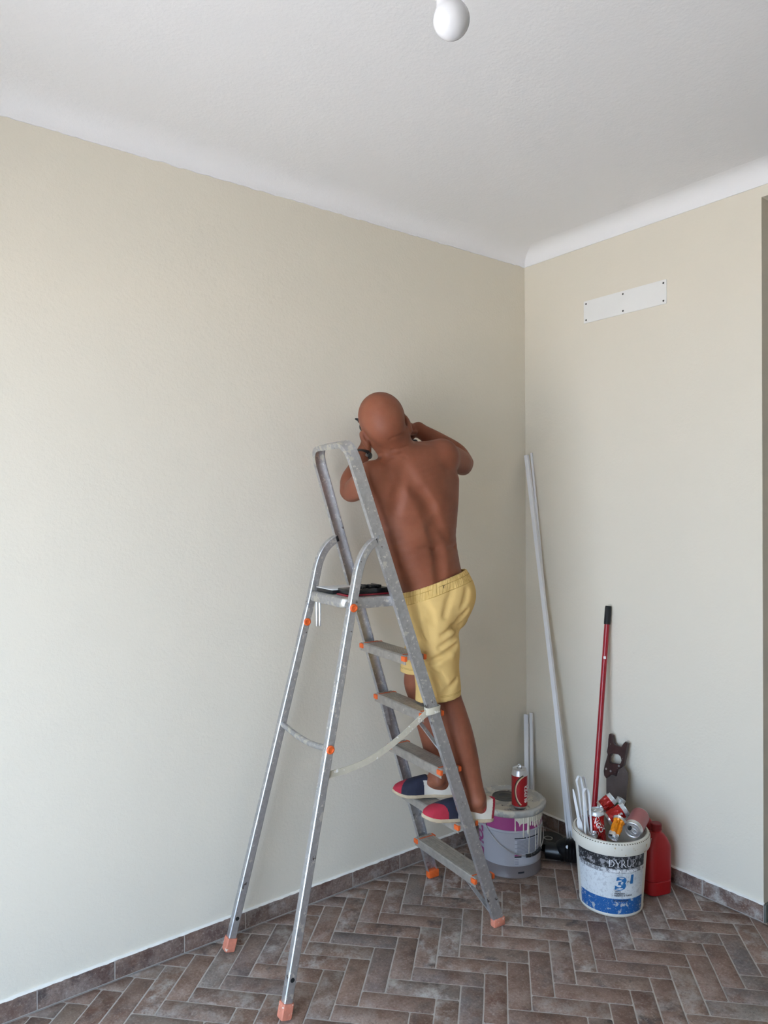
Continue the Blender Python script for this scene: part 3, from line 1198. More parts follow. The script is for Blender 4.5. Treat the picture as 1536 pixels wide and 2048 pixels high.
CANZ = 0.2862
CM = Matrix.Translation((CANP.x, CANP.y, CANZ))
ca = to_cam(CANP)
upcan = make_can('tall red and silver beer can reading SUPER, upright on the pail lid', CM, M_CANRED, 0.0345, 0.172, opened=True, tab_up=True, tab_ang=ca+PI)
cc_ = (CANP.x, CANP.y, CANZ)
mb = MB()
vt, ft = text2d('SUPER', 0.034, 0.0016)
mx = max(v[0] for v in vt)
f = cyl_map(cc_, 0.0345, ca+0.62, 0, 0.0006)
mb.add([f(-(y-0.026)*0.8, CANZ+0.030+x*0.078/mx) for x, y in vt], ft)
mb.build('letters', M_REDTXT, upcan)


def arcband(mb, mi, w0, w1):
    # a big open loop round the word, widest at mid height
    pts = []
    n = 40
    for k in range(n+1):
        t = k/n
        z = 0.020+0.128*t
        a = 0.80-1.28*math.sin(PI*min(1, 0.08+0.92*(1-abs(2*t-0.98)**2.0)))*1.0
        a = 1.04-1.62*math.sqrt(max(0, 1-((t-0.47)/0.56)**2))
        pts.append((a, z))
    vs, fs = [], []
    for i, (a, z) in enumerate(pts):
        p0, p1 = pts[max(0, i-1)], pts[min(n, i+1)]
        d = Vector(((p1[0]-p0[0])*0.0345, p1[1]-p0[1])).normalized()
        nn = Vector((-d.y, d.x))
        for w in (w0, w1):
            u, v = a*0.0345+nn.x*w, z+nn.y*w
            vs.append(cyl_map(cc_, 0.0345, ca, 0, 0.0005+0.0002*mi)(u, CANZ+v))
    for i in range(n):
        fs.append((2*i, 2*i+1, 2*i+3, 2*i+2))
    mb.add(vs, fs, mi)


mb = MB()
arcband(mb, 0, 0.0, 0.0045)
arcband(mb, 1, -0.0042, 0.0)
arcband(mb, 2, -0.0055, -0.0040)
mb.build('loop_print', [M_INK, M_GOLD, M_REDTXT], upcan)

# --- white bucket full of empty cans
DC = (-0.335, -0.742, 0.0)
DR0, DR1, DH = 0.1235, 0.1405, 0.262
da = to_cam(DC)
M_BUCKET = plain('off-white bucket plastic', srgb(212, 208, 196), 0.45, 0, 0.05, 10, 0.0003, 90, [(srgb(176, 150, 100), 34, 0.66, 5), (srgb(120, 112, 96), 90, 0.70, 4)])
bucket = thing('paint_bucket', 'worn white paint bucket with a black and blue label, full of empty cans', 'bucket', DC)
MD = Matrix.Translation(DC)
mb = MB()
mb.lathe([(0.0, 0.012), (0.116, 0.012), (0.1195, 0.0), (0.1225, 0.0015), (DR0+0.0015, 0.008), (DR0, 0.012), (DR1, DH-0.012), (DR1, 0.297), (DR1-0.004, 0.3005), (DR1-0.0065, 0.297), (DR1-0.006, 0.20), (DR0-0.005, 0.016), (0.0, 0.016)], 80, MD)
mb.build('body', M_BUCKET, bucket, angle=40)
mb = MB()
mb.lathe([(DR1-0.001, 0.252), (DR1+0.0095, 0.2505), (DR1+0.0112, 0.254), (DR1+0.012, 0.290), (DR1+0.010, 0.2955), (DR1+0.007, 0.297), (DR1+0.006, 0.3005), (DR1-0.001, 0.3015)], 96, MD)
rim = mb.build('rim', M_BUCKET, bucket, angle=40)
mb = MB()
for k in range(84):                                  # tear notches along the rim's upper edge
    a = 2*PI*k/84
    mb.box((DC[0]+(DR1+0.0085)*math.cos(a), DC[1]+(DR1+0.0085)*math.sin(a), 0.2958), (0.004, 0.0046, 0.0016), Matrix.Rotation(a, 3, 'Z') @ Matrix.Rotation(0.5, 3, 'Y'))
nt_ = mb.build('notches', plain('brown notch dirt', srgb(92, 80, 58), 0.8), rim)
dm = dict(r1=DR1, h=DH)


def scr(name, col, scol, thr, sc1=60, extra=()):
    return plain(name, col, 0.45, 0, 0.05, 14, 0.0003, 120, [(scol, sc1, thr, 5), (scol, 190, thr+0.05, 3)]+list(extra))


M_LBLACK = scr('scratched black label', srgb(30, 30, 33), srgb(140, 140, 142), 0.545, 46)
M_LGREY = scr('scratched grey label', srgb(120, 122, 126), srgb(196, 198, 200), 0.53)
M_LWHITE = scr('scuffed white label', srgb(206, 211, 214), srgb(188, 192, 196), 0.55)
M_LBLUE = scr('scratched blue label', srgb(26, 88, 150), srgb(164, 170, 178), 0.575, 46, [(srgb(150, 146, 140), 14, 0.62, 6)])
M_LBLUET = scr('blue label ink', srgb(40, 104, 158), srgb(120, 150, 176), 0.64)
LA0, LA1 = da-1.10, da+1.12
mb = MB()
for i, (z0, z1) in enumerate(((0.196, 0.246), (0.179, 0.1962), (0.0755, 0.1792), (0.014, 0.0757))):
    mb.add(*band(DC, DR0, LA0, LA1, z0, z1, 0.0008, 60, **dm), mi=i)
mb.build('label', [M_LBLACK, M_LGREY, M_LWHITE, M_LBLUE], bucket)


# serif capitals for the big name, drawn stroke by stroke
def serif_word():
    G = {}
    t, th, s = 0.10, 0.045, 0.07             # stem, thin, serif

    def rect(x0, y0, x1, y1):
        return [(x0, y0), (x1, y0), (x1, y1), (x0, y1)]

    def stem(x, w=t, y0=0.0, y1=1.0):
        return [rect(x, y0, x+w, y1), rect(x-s, y0, x+w+s, y0+0.035), rect(x-s, y1-0.035, x+w+s, y1)]

    def bowl(x0, yb, yt, rx, out=t, n=14):
        # half ring to the right of x0
        ry = (yt-yb)/2
        c = (yb+yt)/2
        qs = []
        for k in range(n):
            a, b = -PI/2+PI*k/n, -PI/2+PI*(k+1)/n
            ia, ib = rx-out, ry-th
            qs.append([(x0+rx*math.cos(a), c+ry*math.sin(a)), (x0+rx*math.cos(b), c+ry*math.sin(b)), (x0+ia*math.cos(b), c+ib*math.sin(b)), (x0+ia*math.cos(a), c+ib*math.sin(a))])
        return qs
    G['D'] = stem(0.08)+bowl(0.20, 0, 1, 0.55)+[rect(0.1, 0, 0.21, th), rect(0.1, 1-th, 0.21, 1)]
    G['Y'] = [[(0.0, 1), (0.11, 1), (0.42, 0.45), (0.33, 0.40)], [(0.66, 1), (0.72, 1), (0.43, 0.43), (0.37, 0.43)], rect(0.33, 0, 0.43, 0.45), rect(0.25, 0, 0.51, 0.035), rect(-0.05, 0.965, 0.17, 1), rect(0.58, 0.965, 0.80, 1)]
    G['R'] = stem(0.08)+bowl(0.22, 0.47, 1, 0.30, 0.09)+[rect(0.1, 1-th, 0.23, 1), rect(0.1, 0.47, 0.23, 0.47+th), [(0.27, 0.50), (0.38, 0.50), (0.74, 0.0), (0.60, 0.0)], rect(0.60, 0.0, 0.82, 0.03)]
    u = [rect(0.07, 0.32, 0.17, 1), rect(0.58, 0.32, 0.63, 1), rect(0.0, 0.965, 0.24, 1), rect(0.50, 0.965, 0.71, 1)]
    n = 14
    for k in range(n):
        a, b = PI+PI*k/n, PI+PI*(k+1)/n
        q = []
        for (ang, o) in ((a, 0), (b, 0), (b, 1), (a, 1)):
            rx, ry = (0.28, 0.33) if not o else (0.20, 0.25)
            q.append((0.35+rx*math.cos(ang)+(0.0 if not o else 0.012), 0.33+ry*math.sin(ang)))
        u.append(q)
    G['U'] = u
    G['P'] = stem(0.08)+bowl(0.22, 0.42, 1, 0.32, 0.09)+[rect(0.1, 1-th, 0.23, 1), rect(0.1, 0.42, 0.23, 0.42+th)]
    adv = {'D': 0.82, 'Y': 0.74, 'R': 0.80, 'U': 0.76, 'P': 0.66}
    x = 0
    quads = []
    for ch in 'DYRUP':
        for q in G[ch]:
            quads.append([(a+x, b) for a, b in q])
        x += adv[ch]
    return quads, x


quads, wtot = serif_word()
mb = MB()
f = cyl_map(DC, DR0, da+0.07, 0, 0.0016, DR1, DH)
sx, sy = 0.112/wtot, 0.0280
for q in quads:
    mb.add([f(-0.018+a*sx, 0.2035+b*sy) for a, b in q], [(0, 1, 2, 3)])
mb.build('brand_letters', M_PRINTW, bucket)
mb = MB()
for txt, size, bold, u0, width, z0, mi in (('QUALITY SELECTION', 0.0135, 0.0007, -0.018, 0.112, 0.1825, 0), ('IN', 0.014, 0.0, 0.052, 0.014, 0.1400, 2),
                                           ('TINTA', 0.0085, 0.0003, 0.004, 0.024, 0.1035, 2), ('PRIMÁRIO', 0.0085, 0.0003, 0.004, 0.040, 0.0950, 2), ('RESISTE A TUDO', 0.0085, 0.0003, 0.004, 0.070, 0.0865, 2),
                                           ('INTERIOR', 0.010, 0.0002, 0.000, 0.060, 0.0655, 2)):
    vt, ft = text2d(txt, size, bold)
    mx = max(v[0] for v in vt)
    f = cyl_map(DC, DR0, da+0.07, 0, 0.0016, DR1, DH)
    mb.add([f(u0+x*width/mx, z0+y) for x, y in vt], ft, mi)
for zz in (0.1035, 0.0950, 0.0865):
    f = cyl_map(DC, DR0, da+0.07, 0, 0.0016, DR1, DH)
    mb.add([f(-0.004, zz+0.003), f(-0.0025, zz+0.0015), f(0.001, zz+0.0065), f(-0.0025, zz+0.0033)], [(0, 1, 2, 3)], 2)
vt, ft = text2d('3', 0.066, 0.0035, shear=0.12)
mx = max(v[0] for v in vt)
mb.add([f(0.003+x*0.048/mx, 0.1145+y*1.05) for x, y in vt], ft, 1)
vt, ft = text2d('1', 0.043, 0.0034, shear=0.12)
mx = max(v[0] for v in vt)
mb.add([f(0.060+x*0.022/mx, 0.1385+y) for x, y in vt], ft, 1)
mb.build('print', [M_PRINTW, M_LBLUET, M_INK], bucket)
# thin wire handle dropped on the far left
hw_ = []
A0, A1 = da-1.62, da-1.62-2.9
for k in range(31):
    t = k/30
    a = A0+(A1-A0)*t
    hw_.append((DC[0]+(DR1+0.020)*math.cos(a), DC[1]+(DR1+0.020)*math.sin(a), 0.262-0.085*math.sin(PI*t)**0.45))
MB().tube(hw_, 0.0014, 8).build('wire_handle', M_STEEL, bucket)


def can_at(pt, dirv, spin=0.0, L=0.168, anchor='top'):
    # can axis along dirv; anchor end placed at pt
    d = Vector(dirv).normalized()
    q = d.to_track_quat('Z', 'Y').to_matrix().to_4x4() @ Matrix.Rotation(spin, 4, 'Z')
    M = q.copy()
    M.translation = Vector(pt)-(d*L if anchor == 'top' else Vector((0, 0, 0)))
    return M


def camdir(rx, uy, vz):                    # direction given as right / up / away
    rh = Vector((R_[0], R_[1], 0)).normalized()
    vh = Vector((V_[0], V_[1], 0)).normalized()
    return rh*rx+Vector((0, 0, 1))*uy+vh*vz


def rayax(px, py, x, y, toward):           # an axis seen at a photo position: right, up, towards the room
    w = Vector(P(px, py, 1.0)-CAM).normalized()
    r = w.cross(Vector((0, 0, 1))).normalized()
    return r*x+r.cross(w)*y-w*toward


CG = 'empty cans in the white bucket'


def cpt(px, py, d):
    return Vector(P(px, py, d))


make_can('dull rose can on its side at the bucket rim, silver top towards the room', can_at(cpt(1265, 1661, 2.900), rayax(1263, 1661, -0.26, -0.50, 0.83), 0.3, 0.125), M_CANPINK, 0.0365, 0.125, group=CG, tab_ang=2.4)
MC1 = can_at(cpt(1192, 1619, 2.965), camdir(-0.08, 1, 0.02), 1.0, 0.150)
c1 = make_can('crumpled red foil can standing behind the white strips, letters slanting down it', MC1, M_CANRED2, 0.033, 0.150, crush=0.40, seed=3.3, squash=0.94, opened=False, group=CG, neck=M_CANTOP)
make_can('orange can bent double beside the rose can, silver top lowest', can_at(cpt(1226, 1675, 2.875), rayax(1226, 1675, -0.30, -0.80, 0.45), 0.4, 0.085), M_CANORANGE, 0.024, 0.085, crush=0.55, seed=8.1, squash=0.85, group=CG, tab_ang=2.0)
MC4 = can_at(cpt(1251, 1617, 3.03), rayax(1252, 1618, 0.80, 0.58, -0.10), 0.6, 0.090)
c4 = make_can('red can with a small white S at the right of the pile', MC4, M_CANRED2, 0.030, 0.090, crush=0.22, seed=5.2, opened=False, group=CG, neck=M_CANTOP)
make_can('red can highest on the pile, silver end tipped up in front of the saw', can_at(cpt(1227, 1595, 3.09), rayax(1228, 1596, 0.74, 0.66, 0.0), 0.2, 0.070), M_CANRED2, 0.028, 0.070, crush=0.25, seed=6.4, opened=False, group=CG, neck=M_CANTOP)
make_can('green can with a silver end, mostly hidden behind the highest red can', can_at(cpt(1243, 1598, 3.10), camdir(0.45, 0.9, 0.0), 0.2, 0.05), M_CANGREEN, 0.022, 0.05, crush=0.2, seed=2.4, opened=False, group=CG, neck=M_CANTOP)
make_can('dark red can wedged behind the white strips at the back', can_at(cpt(1185, 1622, 3.03), camdir(-0.10, 0.95, 0.1), 0.2, 0.09), M_CANDARK, 0.025, 0.09, crush=0.2, seed=9.4, opened=False, group=CG)
make_can('dark red can sunk low at the left of the pile beside the strips', can_at(cpt(1187, 1666, 2.912), camdir(-0.30, 0.90, -0.1), 0.2, 0.045), M_CANDARK, 0.0135, 0.045, crush=0.25, seed=4.4, opened=False, group=CG)
# print that follows the crumpled skin of a can


def can_print(root, M, txt, size, bold, R, L, z0, du, turn, cr, mat, extra=()):
    f = crushfn(*cr, 0.0, L)
    c = M.translation
    d = M.to_3x3().inverted() @ Vector((CAM[0]-c.x, CAM[1]-c.y, CAM[2]-c.z))
    ph = math.atan2(d.y, d.x)
    vt, ft = text2d(txt, size, bold)
    ct, st_ = math.cos(turn), math.sin(turn)
    mb = MB()

    def w(x, y):
        u, v = x*ct-y*st_, x*st_+y*ct
        a = ph+(u+du)/R
        q = f((R*math.cos(a), R*math.sin(a), z0+v))
        return M @ Vector((q[0]*1.03, q[1]*1.03, q[2]))
    mb.add([w(x, y) for x, y in vt], ft)
    for pl in extra:
        for k in range(12):
            (x0, y0), (x1, y1) = [(pl[0][i]+(pl[1][i]-pl[0][i])*k/12 for i in (0, 1)), (pl[0][i]+(pl[1][i]-pl[0][i])*(k+1)/12 for i in (0, 1))]
            mb.add([w(x0, y0), w(x1, y1), w(x1, y1+pl[2]), w(x0, y0+pl[2])], [(0, 1, 2, 3)])
    mb.build('letters', mat, root)


can_print(c1, MC1, 'NGO', 0.030, 0.0008, 0.033, 0.150, 0.124, -0.020, -1.05, (3.3, 0.40, 0.94), M_REDTXT, [((-0.002, 0.026), (0.072, 0.026), 0.003)])
can_print(c4, MC4, 'S', 0.024, 0.0012, 0.030, 0.090, 0.048, 0.004, 0.0, (5.2, 0.22, 1.0), M_REDTXT)

# --- white plastic strips folded over, standing in the bucket
SG = 'folded white strips in the bucket'


def strip(label, top, width, low, lean, twist):
    top = Vector(top)
    rh = camdir(1, 0, twist).normalized()
    pts = []
    h = top.z-low
    for t in (0, 0.3, 0.6, 0.85):
        pts.append(top-rh*width*(1-0.25*t)/1+Vector((0, 0, -h*(1-t)))+camdir(lean*(1-t), 0, 0)*h)
    for k in range(1, 8):
        a = PI-PI*k/8
        pts.append(top+rh*width*0.85*math.cos(a)+Vector((0, 0, -h*0.10+h*0.10*math.sin(a))))
    for t in (0.85, 0.6, 0.3, 0):
        pts.append(top+rh*width*(1-0.25*t)+Vector((0, 0, -h*(1-t)))+camdir(lean*(1-t), 0, 0)*h)
    path = smooth_path(pts, 3)
    o = thing('plastic_strip', label, 'strip', pts[0], SG)
    nrm = camdir(-0.45, 0, 1).normalized()
    MB().sweep(path, [(-0.0007, -0.0055), (0.0007, -0.0055), (0.0007, 0.0055), (-0.0007, 0.0055)], ups=nrm).build('folded_strip', M_WHITEP, o, angle=40)
    return o


strip('tall white plastic strip folded in a hairpin at the back of the bunch', cpt(1158, 1552, 2.99), 0.014, 0.14, 0.12, 0.3)
strip('second tall white strip folded close behind the tallest one', cpt(1166, 1553, 3.015), 0.011, 0.14, 0.10, 0.3)
strip('shorter white plastic strip folded in a hairpin at the front of the bunch', cpt(1172, 1577, 2.94), 0.0155, 0.14, 0.05, 0.2)
o = thing('plastic_strip', 'single straight white strip with a wider cut end at the bucket edge', 'strip', cpt(1148, 1660, 2.99), SG)
p0, p1 = cpt(1170, 1705, 2.975), cpt(1146, 1578, 2.975)
n_ = camdir(0.35, 0, 1).normalized()
pth = [p0.lerp(p1, t) for t in (0, 0.40, 0.48, 0.53, 0.9, 1.0)]
MB().sweep(pth, [(-0.010, -0.0008), (0.010, -0.0008), (0.010, 0.0008), (-0.010, 0.0008)], ups=n_, scale=[1, 1, 1, 0.55, 0.5, 0.2]).build('flat_strip', M_WHITEP, o)

# --- red plastic canister
M_CANISTER = plain('red canister plastic', srgb(150, 12, 18), 0.42, 0, 0.06, 10)
JC = (-0.112, -0.776, 0.0)
ja = math.radians(-108)                      # long side faces the room
jug = thing('canister', 'red plastic canister with a screw cap and hollow handle behind the bucket', 'canister', JC)
MJ = Matrix.Translation(JC) @ Matrix.Rotation(ja, 4, 'Z') @ Matrix.Scale(0.93, 4)


def rrect(hx, hy, r, n=6):
    pts = []
    for cx, cy, a0 in ((hx-r, hy-r, 0), (-hx+r, hy-r, PI/2), (-hx+r, -hy+r, PI), (hx-r, -hy+r, 1.5*PI)):
        for k in range(n+1):
            a = a0+PI/2*k/n
            pts.append((cx+r*math.cos(a), cy+r*math.sin(a)))
    return pts


def loft(mb, rings, mat, cap=True, mi=0):
    n = len(rings[0][0])
    vs = [mat @ Vector((x, y, z)) for pl, z in rings for x, y in pl]
    fs = [(i*n+k, i*n+(k+1) % n, (i+1)*n+(k+1) % n, (i+1)*n+k) for i in range(len(rings)-1) for k in range(n)]
    if cap:
        fs += [tuple(reversed(range(n))), tuple((len(rings)-1)*n+k for k in range(n))]
    mb.add(vs, fs, mi)


def sh(pl, dx, dy=0):
    return [(x+dx, y+dy) for x, y in pl]


mb = MB()
# local x: from handle side (-) to cap side (+)
rings = [(rrect(0.078, 0.054, 0.03), 0.0), (rrect(0.086, 0.062, 0.034), 0.006), (rrect(0.087, 0.063, 0.034), 0.06), (rrect(0.0845, 0.0605, 0.034), 0.063), (rrect(0.0845, 0.0605, 0.034), 0.065), (rrect(0.087, 0.063, 0.034), 0.068),
         (rrect(0.087, 0.063, 0.034), 0.205), (rrect(0.083, 0.060, 0.033), 0.218), (sh(rrect(0.062, 0.048, 0.03), 0.016), 0.243), (sh(rrect(0.036, 0.034, 0.026), 0.036), 0.262), (sh(rrect(0.022, 0.022, 0.0219), 0.044), 0.272), (sh(rrect(0.022, 0.022, 0.0219), 0.044), 0.280)]
loft(mb, rings, MJ)
mb.build('body', M_CANISTER, jug, angle=30)
hp = [MJ @ Vector(q) for q in ((0.018, 0, 0.262), (0.0, 0, 0.287), (-0.030, 0, 0.300), (-0.060, 0, 0.292), (-0.076, 0, 0.262), (-0.076, 0, 0.215))]
MB().tube(smooth_path(hp, 5), 0.0155, 14).build('handle', M_CANISTER, jug)
mb = MB()
mb.lathe([(0.0245, 0.279), (0.0245, 0.284), (0.0225, 0.285), (0.0225, 0.306), (0.020, 0.309), (0, 0.309)], 48, MJ @ Matrix.Translation((0.044, 0, 0)))
for k in range(36):
    a = 2*PI*k/36
    q = MJ @ Matrix.Translation((0.044, 0, 0)) @ Vector((0.0225*math.cos(a), 0.0225*math.sin(a), 0.2955))
    mb.box(q, (0.0012, 0.0018, 0.018), Matrix.Rotation(ja+a, 3, 'Z'))
mb.build('cap', plain('dark red cap', srgb(120, 14, 20), 0.5, 0, 0.05, 30), jug)
mb = MB()
mb.add([MJ @ Vector(q) for q in ((-0.0876, -0.034, 0.075), (-0.0876, 0.034, 0.075), (-0.0876, 0.034, 0.195), (-0.0876, -0.034, 0.195))], [(0, 1, 2, 3)], 0)
for zz in (0.182, 0.148):
    mb.add([MJ @ Vector(q) for q in ((-0.0880, -0.030, zz), (-0.0880, 0.030, zz), (-0.0880, 0.030, zz+0.003), (-0.0880, -0.030, zz+0.003))], [(0, 1, 2, 3)], 1)
for k in range(9):
    zz = 0.140-k*0.0045
    mb.add([MJ @ Vector(q) for q in ((-0.0880, -0.028, zz), (-0.0880, 0.020+0.01*math.sin(k*2), zz), (-0.0880, 0.020+0.01*math.sin(k*2), zz+0.0018), (-0.0880, -0.028, zz+0.0018))], [(0, 1, 2, 3)], 2)
mb.build('paper_label', [plain('pinkish paper label', srgb(196, 176, 178), 0.7), M_INK, M_INKG], jug)

# --- black hose end and a flat reel on the floor in the corner
M_HOSE = plain('black rubber hose', srgb(14, 14, 15), 0.32, 0, 0.2, 60, 0.0006, 60)
hose = thing('hose', 'thick black corrugated hose end lying between the two pails', 'hose', (-0.245, -0.405, 0))
hx = camdir(1, 0, -0.35).normalized()
h0 = Vector((-0.255, -0.338, 0.038))
zq = Vector((0, 0, 1))
mb = MB()
prof, r_l = [], []
path, scl = [], []
for k in range(25):
    t = k/24
    r = 0.036 if t < 0.42 else 0.048+0.004*(k % 2)
    if 0.42 <= t < 0.47:
        r = 0.045
    path.append(h0+hx*0.165*t+Vector((0, 0, r-0.038+0.0005)))
    scl.append(r/0.05)
mb.tube(path, 0.05, 28, scale=scl)
mb.build('corrugated_sleeve', M_HOSE, hose, angle=40)
mb = MB()
mb.tube([h0+hx*0.066+Vector((0, 0, 0.0)), h0+hx*0.074+Vector((0, 0, 0.001))], 0.0405, 28)
mb.build('clamp', plain('black steel clamp', srgb(30, 30, 30), 0.3, 0.6), hose)
mb = MB()
q = h0+hx*0.092+Vector((0, 0, 0.012))+camdir(-0.1, 0.62, -0.78).normalized()*0.0505
mb.lathe([(0, 0.003), (0.006, 0.0015), (0.008, 0), (0.007, -0.002)], 12, can_at(q, camdir(-0.1, 0.62, -0.78), 0, 0))
mb.build('paint_blob', M_PRINTW, hose)
reel = thing('reel', 'flat black reel on a short hub standing on the corner floor', 'reel', (-0.163, -0.276, 0))
MR = Matrix.Translation((-0.163, -0.276, 0))
mb = MB().lathe([(0, 0.0), (0.055, 0.0), (0.057, 0.003), (0.055, 0.006), (0.030, 0.007), (0.028, 0.036), (0, 0.036)], 40, MR)
mb.build('hub', M_BLACKM, reel)
mb = MB().lathe([(0.0, 0.035), (0.070, 0.037), (0.073, 0.0405), (0.071, 0.044), (0.026, 0.0445), (0.024, 0.042), (0, 0.042)], 48, MR)
mb.build('flange', M_BLACK, reel)
MB().lathe([(0.016, 0.0422), (0.016, 0.0445), (0.021, 0.0445), (0.0215, 0.0422)], 32, MR).build('hub_ring', M_STEEL, reel)

# --- white lacquered profiles
def channel(w, d, t=0.0025):
    return [(-w/2, -d/2), (w/2, -d/2), (w/2, d/2), (w/2-t*2.2, d/2), (w/2-t*2.2, d/2-t), (w/2-t, d/2-t), (w/2-t, -d/2+t), (-w/2+t, -d/2+t), (-w/2+t, d/2-t), (-w/2+t*2.2, d/2-t), (-w/2+t*2.2, d/2), (-w/2, d/2)]


long_top = Vector((-0.030, -0.034, 1.868))
long_bot = Vector((-0.128, -0.395, 0.008))
o = thing('trim_profile', 'long white hollow profile leaning up into the room corner', 'profile', long_bot)
upv = camdir(0.62, 0, 0.78).normalized()
MB().sweep([long_bot, long_bot.lerp(long_top, 0.5), long_top], channel(0.019, 0.018), ups=upv).build('profile', M_PROFILE, o, angle=20)
l2 = [long_bot+camdir(-0.017, 0, 0.012), (long_bot.lerp(long_top, 0.5))+camdir(0.004, 0, 0.022), long_top+camdir(0.026, 0, 0.004)+Vector((0, 0, 0.012))]
o2 = MB().sweep(l2, channel(0.009, 0.010, 0.0016), ups=upv).build('lip', M_PROFILE, o, angle=20)
PG = 'short white profiles in the corner'
for i, (dx, top, lab) in enumerate(((-0.004, 0.553, 'short white profile standing in the corner, the wider one behind the pail'), (0.023, 0.560, 'short thin white profile standing in the corner right of the wider one'))):
    b = Vector((-0.085, -0.085, 0.005))+camdir(dx, 0, 0)
    t = Vector((-0.033, -0.038, top))+camdir(dx*0.92-0.004, 0, 0)
    o = thing('trim_profile', lab, 'profile', b, PG)
    MB().sweep([b, b.lerp(t, 0.5), t], channel(0.021 if i == 0 else 0.014, 0.018, 0.002), ups=camdir(0.5, 0, 0.85).normalized()).build('profile', M_PROFILE, o, angle=20)

# --- red pole with a black grip
pb, pt = Vector((-0.185, -0.528, 0.0)), Vector((-0.016, -0.508, 1.150))
o = thing('pole', 'slim red metal pole with a black grip leaning on the wall', 'pole', pb)
MB().tube([pb, pb.lerp(pt, 0.5), pb.lerp(pt, 0.945)], 0.0118, 20).build('tube', M_REDP, o)
ax = (pt-pb).normalized()
MB().tube([pb.lerp(pt, 0.928), pb.lerp(pt, 0.93), pb.lerp(pt, 0.965), pb.lerp(pt, 0.995), pt], 0.0142, 20, scale=[0.96, 1, 1, 0.98, 0.85]).build('grip', M_BLACKM, o)
q = pb.lerp(pt, 0.80)
dq = Vector((CAM[0]-q.x, CAM[1]-q.y, 0)).normalized()
MB().box(q+dq*0.0095, (0.006, 0.011, 0.013), Matrix.Rotation(math.atan2(dq.y, dq.x), 3, 'Z'), 0.0015).build('sticker', M_WHITEP, o)

# --- handsaw, handle up
M_SAWB = plain('brown stained saw blade', srgb(86, 76, 72), 0.5, 0.25, 0.14, 30, 0.0003, 200, [(srgb(180, 174, 166), 60, 0.695, 5), (srgb(120, 110, 104), 26, 0.66, 5)])
M_SAWH = plain('dark lacquered saw handle', srgb(58, 38, 36), 0.35, 0, 0.2, 40, 0.0004, 100, [(srgb(196, 190, 180), 70, 0.70, 4)])
sb = Vector((-0.150, -0.625, 0.0))
st_ = Vector((-0.030, -0.56, 0.535))
saw = thing('handsaw', 'old handsaw with a dark wooden handle leaning on the wall, blade downwards', 'saw', sb)
sv = (st_-sb).normalized()
su = Vector((0, -1, 0.06))
su = (su-sv*su.dot(sv)).normalized()
sn = su.cross(sv).normalized()
if sn.x > 0:
    sn = -sn


def sw(x, y, z=0.0):                       # x across the blade, y up from the toe, z off the wall
    return sb+su*x+sv*y+sn*z


blade = [(-0.034, 0.0), (0.014, 0.0), (0.056, 0.33), (0.064, 0.41), (0.060, 0.438), (0.036, 0.462), (-0.040, 0.462), (-0.050, 0.41)]
MB().prism(blade, 0.0014, lambda v: sw(v[0], v[1], v[2])).build('blade', M_SAWB, saw)
outer = [(-0.056, 0.406), (-0.046, 0.396), (-0.034, 0.402), (-0.024, 0.414), (-0.010, 0.416), (0.004, 0.412), (0.008, 0.426), (0.014, 0.442), (0.030, 0.452), (0.043, 0.466), (0.050, 0.50), (0.057, 0.542), (0.062, 0.560), (0.050, 0.566), (0.040, 0.556),
         (0.030, 0.540), (0.010, 0.544), (-0.004, 0.546), (-0.014, 0.556), (-0.018, 0.585), (-0.027, 0.592), (-0.036, 0.588), (-0.039, 0.565), (-0.040, 0.535), (-0.045, 0.510), (-0.040, 0.498), (-0.047, 0.474), (-0.055, 0.450), (-0.059, 0.425)]
hole = [(-0.026, 0.466), (0.022, 0.466), (0.030, 0.472), (0.033, 0.484), (0.028, 0.498), (0.016, 0.506), (-0.010, 0.507), (-0.024, 0.502), (-0.031, 0.490), (-0.031, 0.474)]
bm = bmesh.new()


def ringof(pl, z):
    return [bm.verts.new(sw(x, y, z)) for x, y in pl]


from mathutils.geometry import tessellate_polygon
tri = tessellate_polygon([[Vector((x, y, 0)) for x, y in outer], [Vector((x, y, 0)) for x, y in reversed(hole)]])
hrev = list(reversed(hole))
vs_h, fs_h = [], []
N_ = len(outer)+len(hole)
io, ih = inset(outer, 0.003), inset(hrev, -0.0015)
layers = [(-0.010, io, ih), (-0.007, outer, hrev), (0.009, outer, hrev), (0.012, io, ih)]
for z, po, ph in layers:
    vs_h += [sw(x, y, z) for x, y in po]+[sw(x, y, z) for x, y in ph]
for l in range(3):
    for s0, ln in ((0, len(outer)), (len(outer), len(hole))):
        for k in range(ln):
            a, b = s0+k, s0+(k+1) % ln
            fs_h.append((l*N_+a, l*N_+b, (l+1)*N_+b, (l+1)*N_+a))
for t in tri:
    fs_h.append(tuple(t))
    fs_h.append(tuple(3*N_+i for i in t))
bm.free()
MB().add(vs_h, fs_h).build('handle', M_SAWH, saw, angle=40)
for x, y in ((-0.044, 0.436), (-0.020, 0.430), (0.022, 0.458)):
    MB().lathe([(0, 0.002), (0.0045, 0.0015), (0.005, 0)], 14, Matrix(((su.x, sv.x, sn.x, 0), (su.y, sv.y, sn.y, 0), (su.z, sv.z, sn.z, 0), (0, 0, 0, 1))) if False else (Matrix.Translation(sw(x, y, 0.012)) @ Matrix((su, sv, sn)).transposed().to_4x4())).build('screw', M_STEEL, saw)

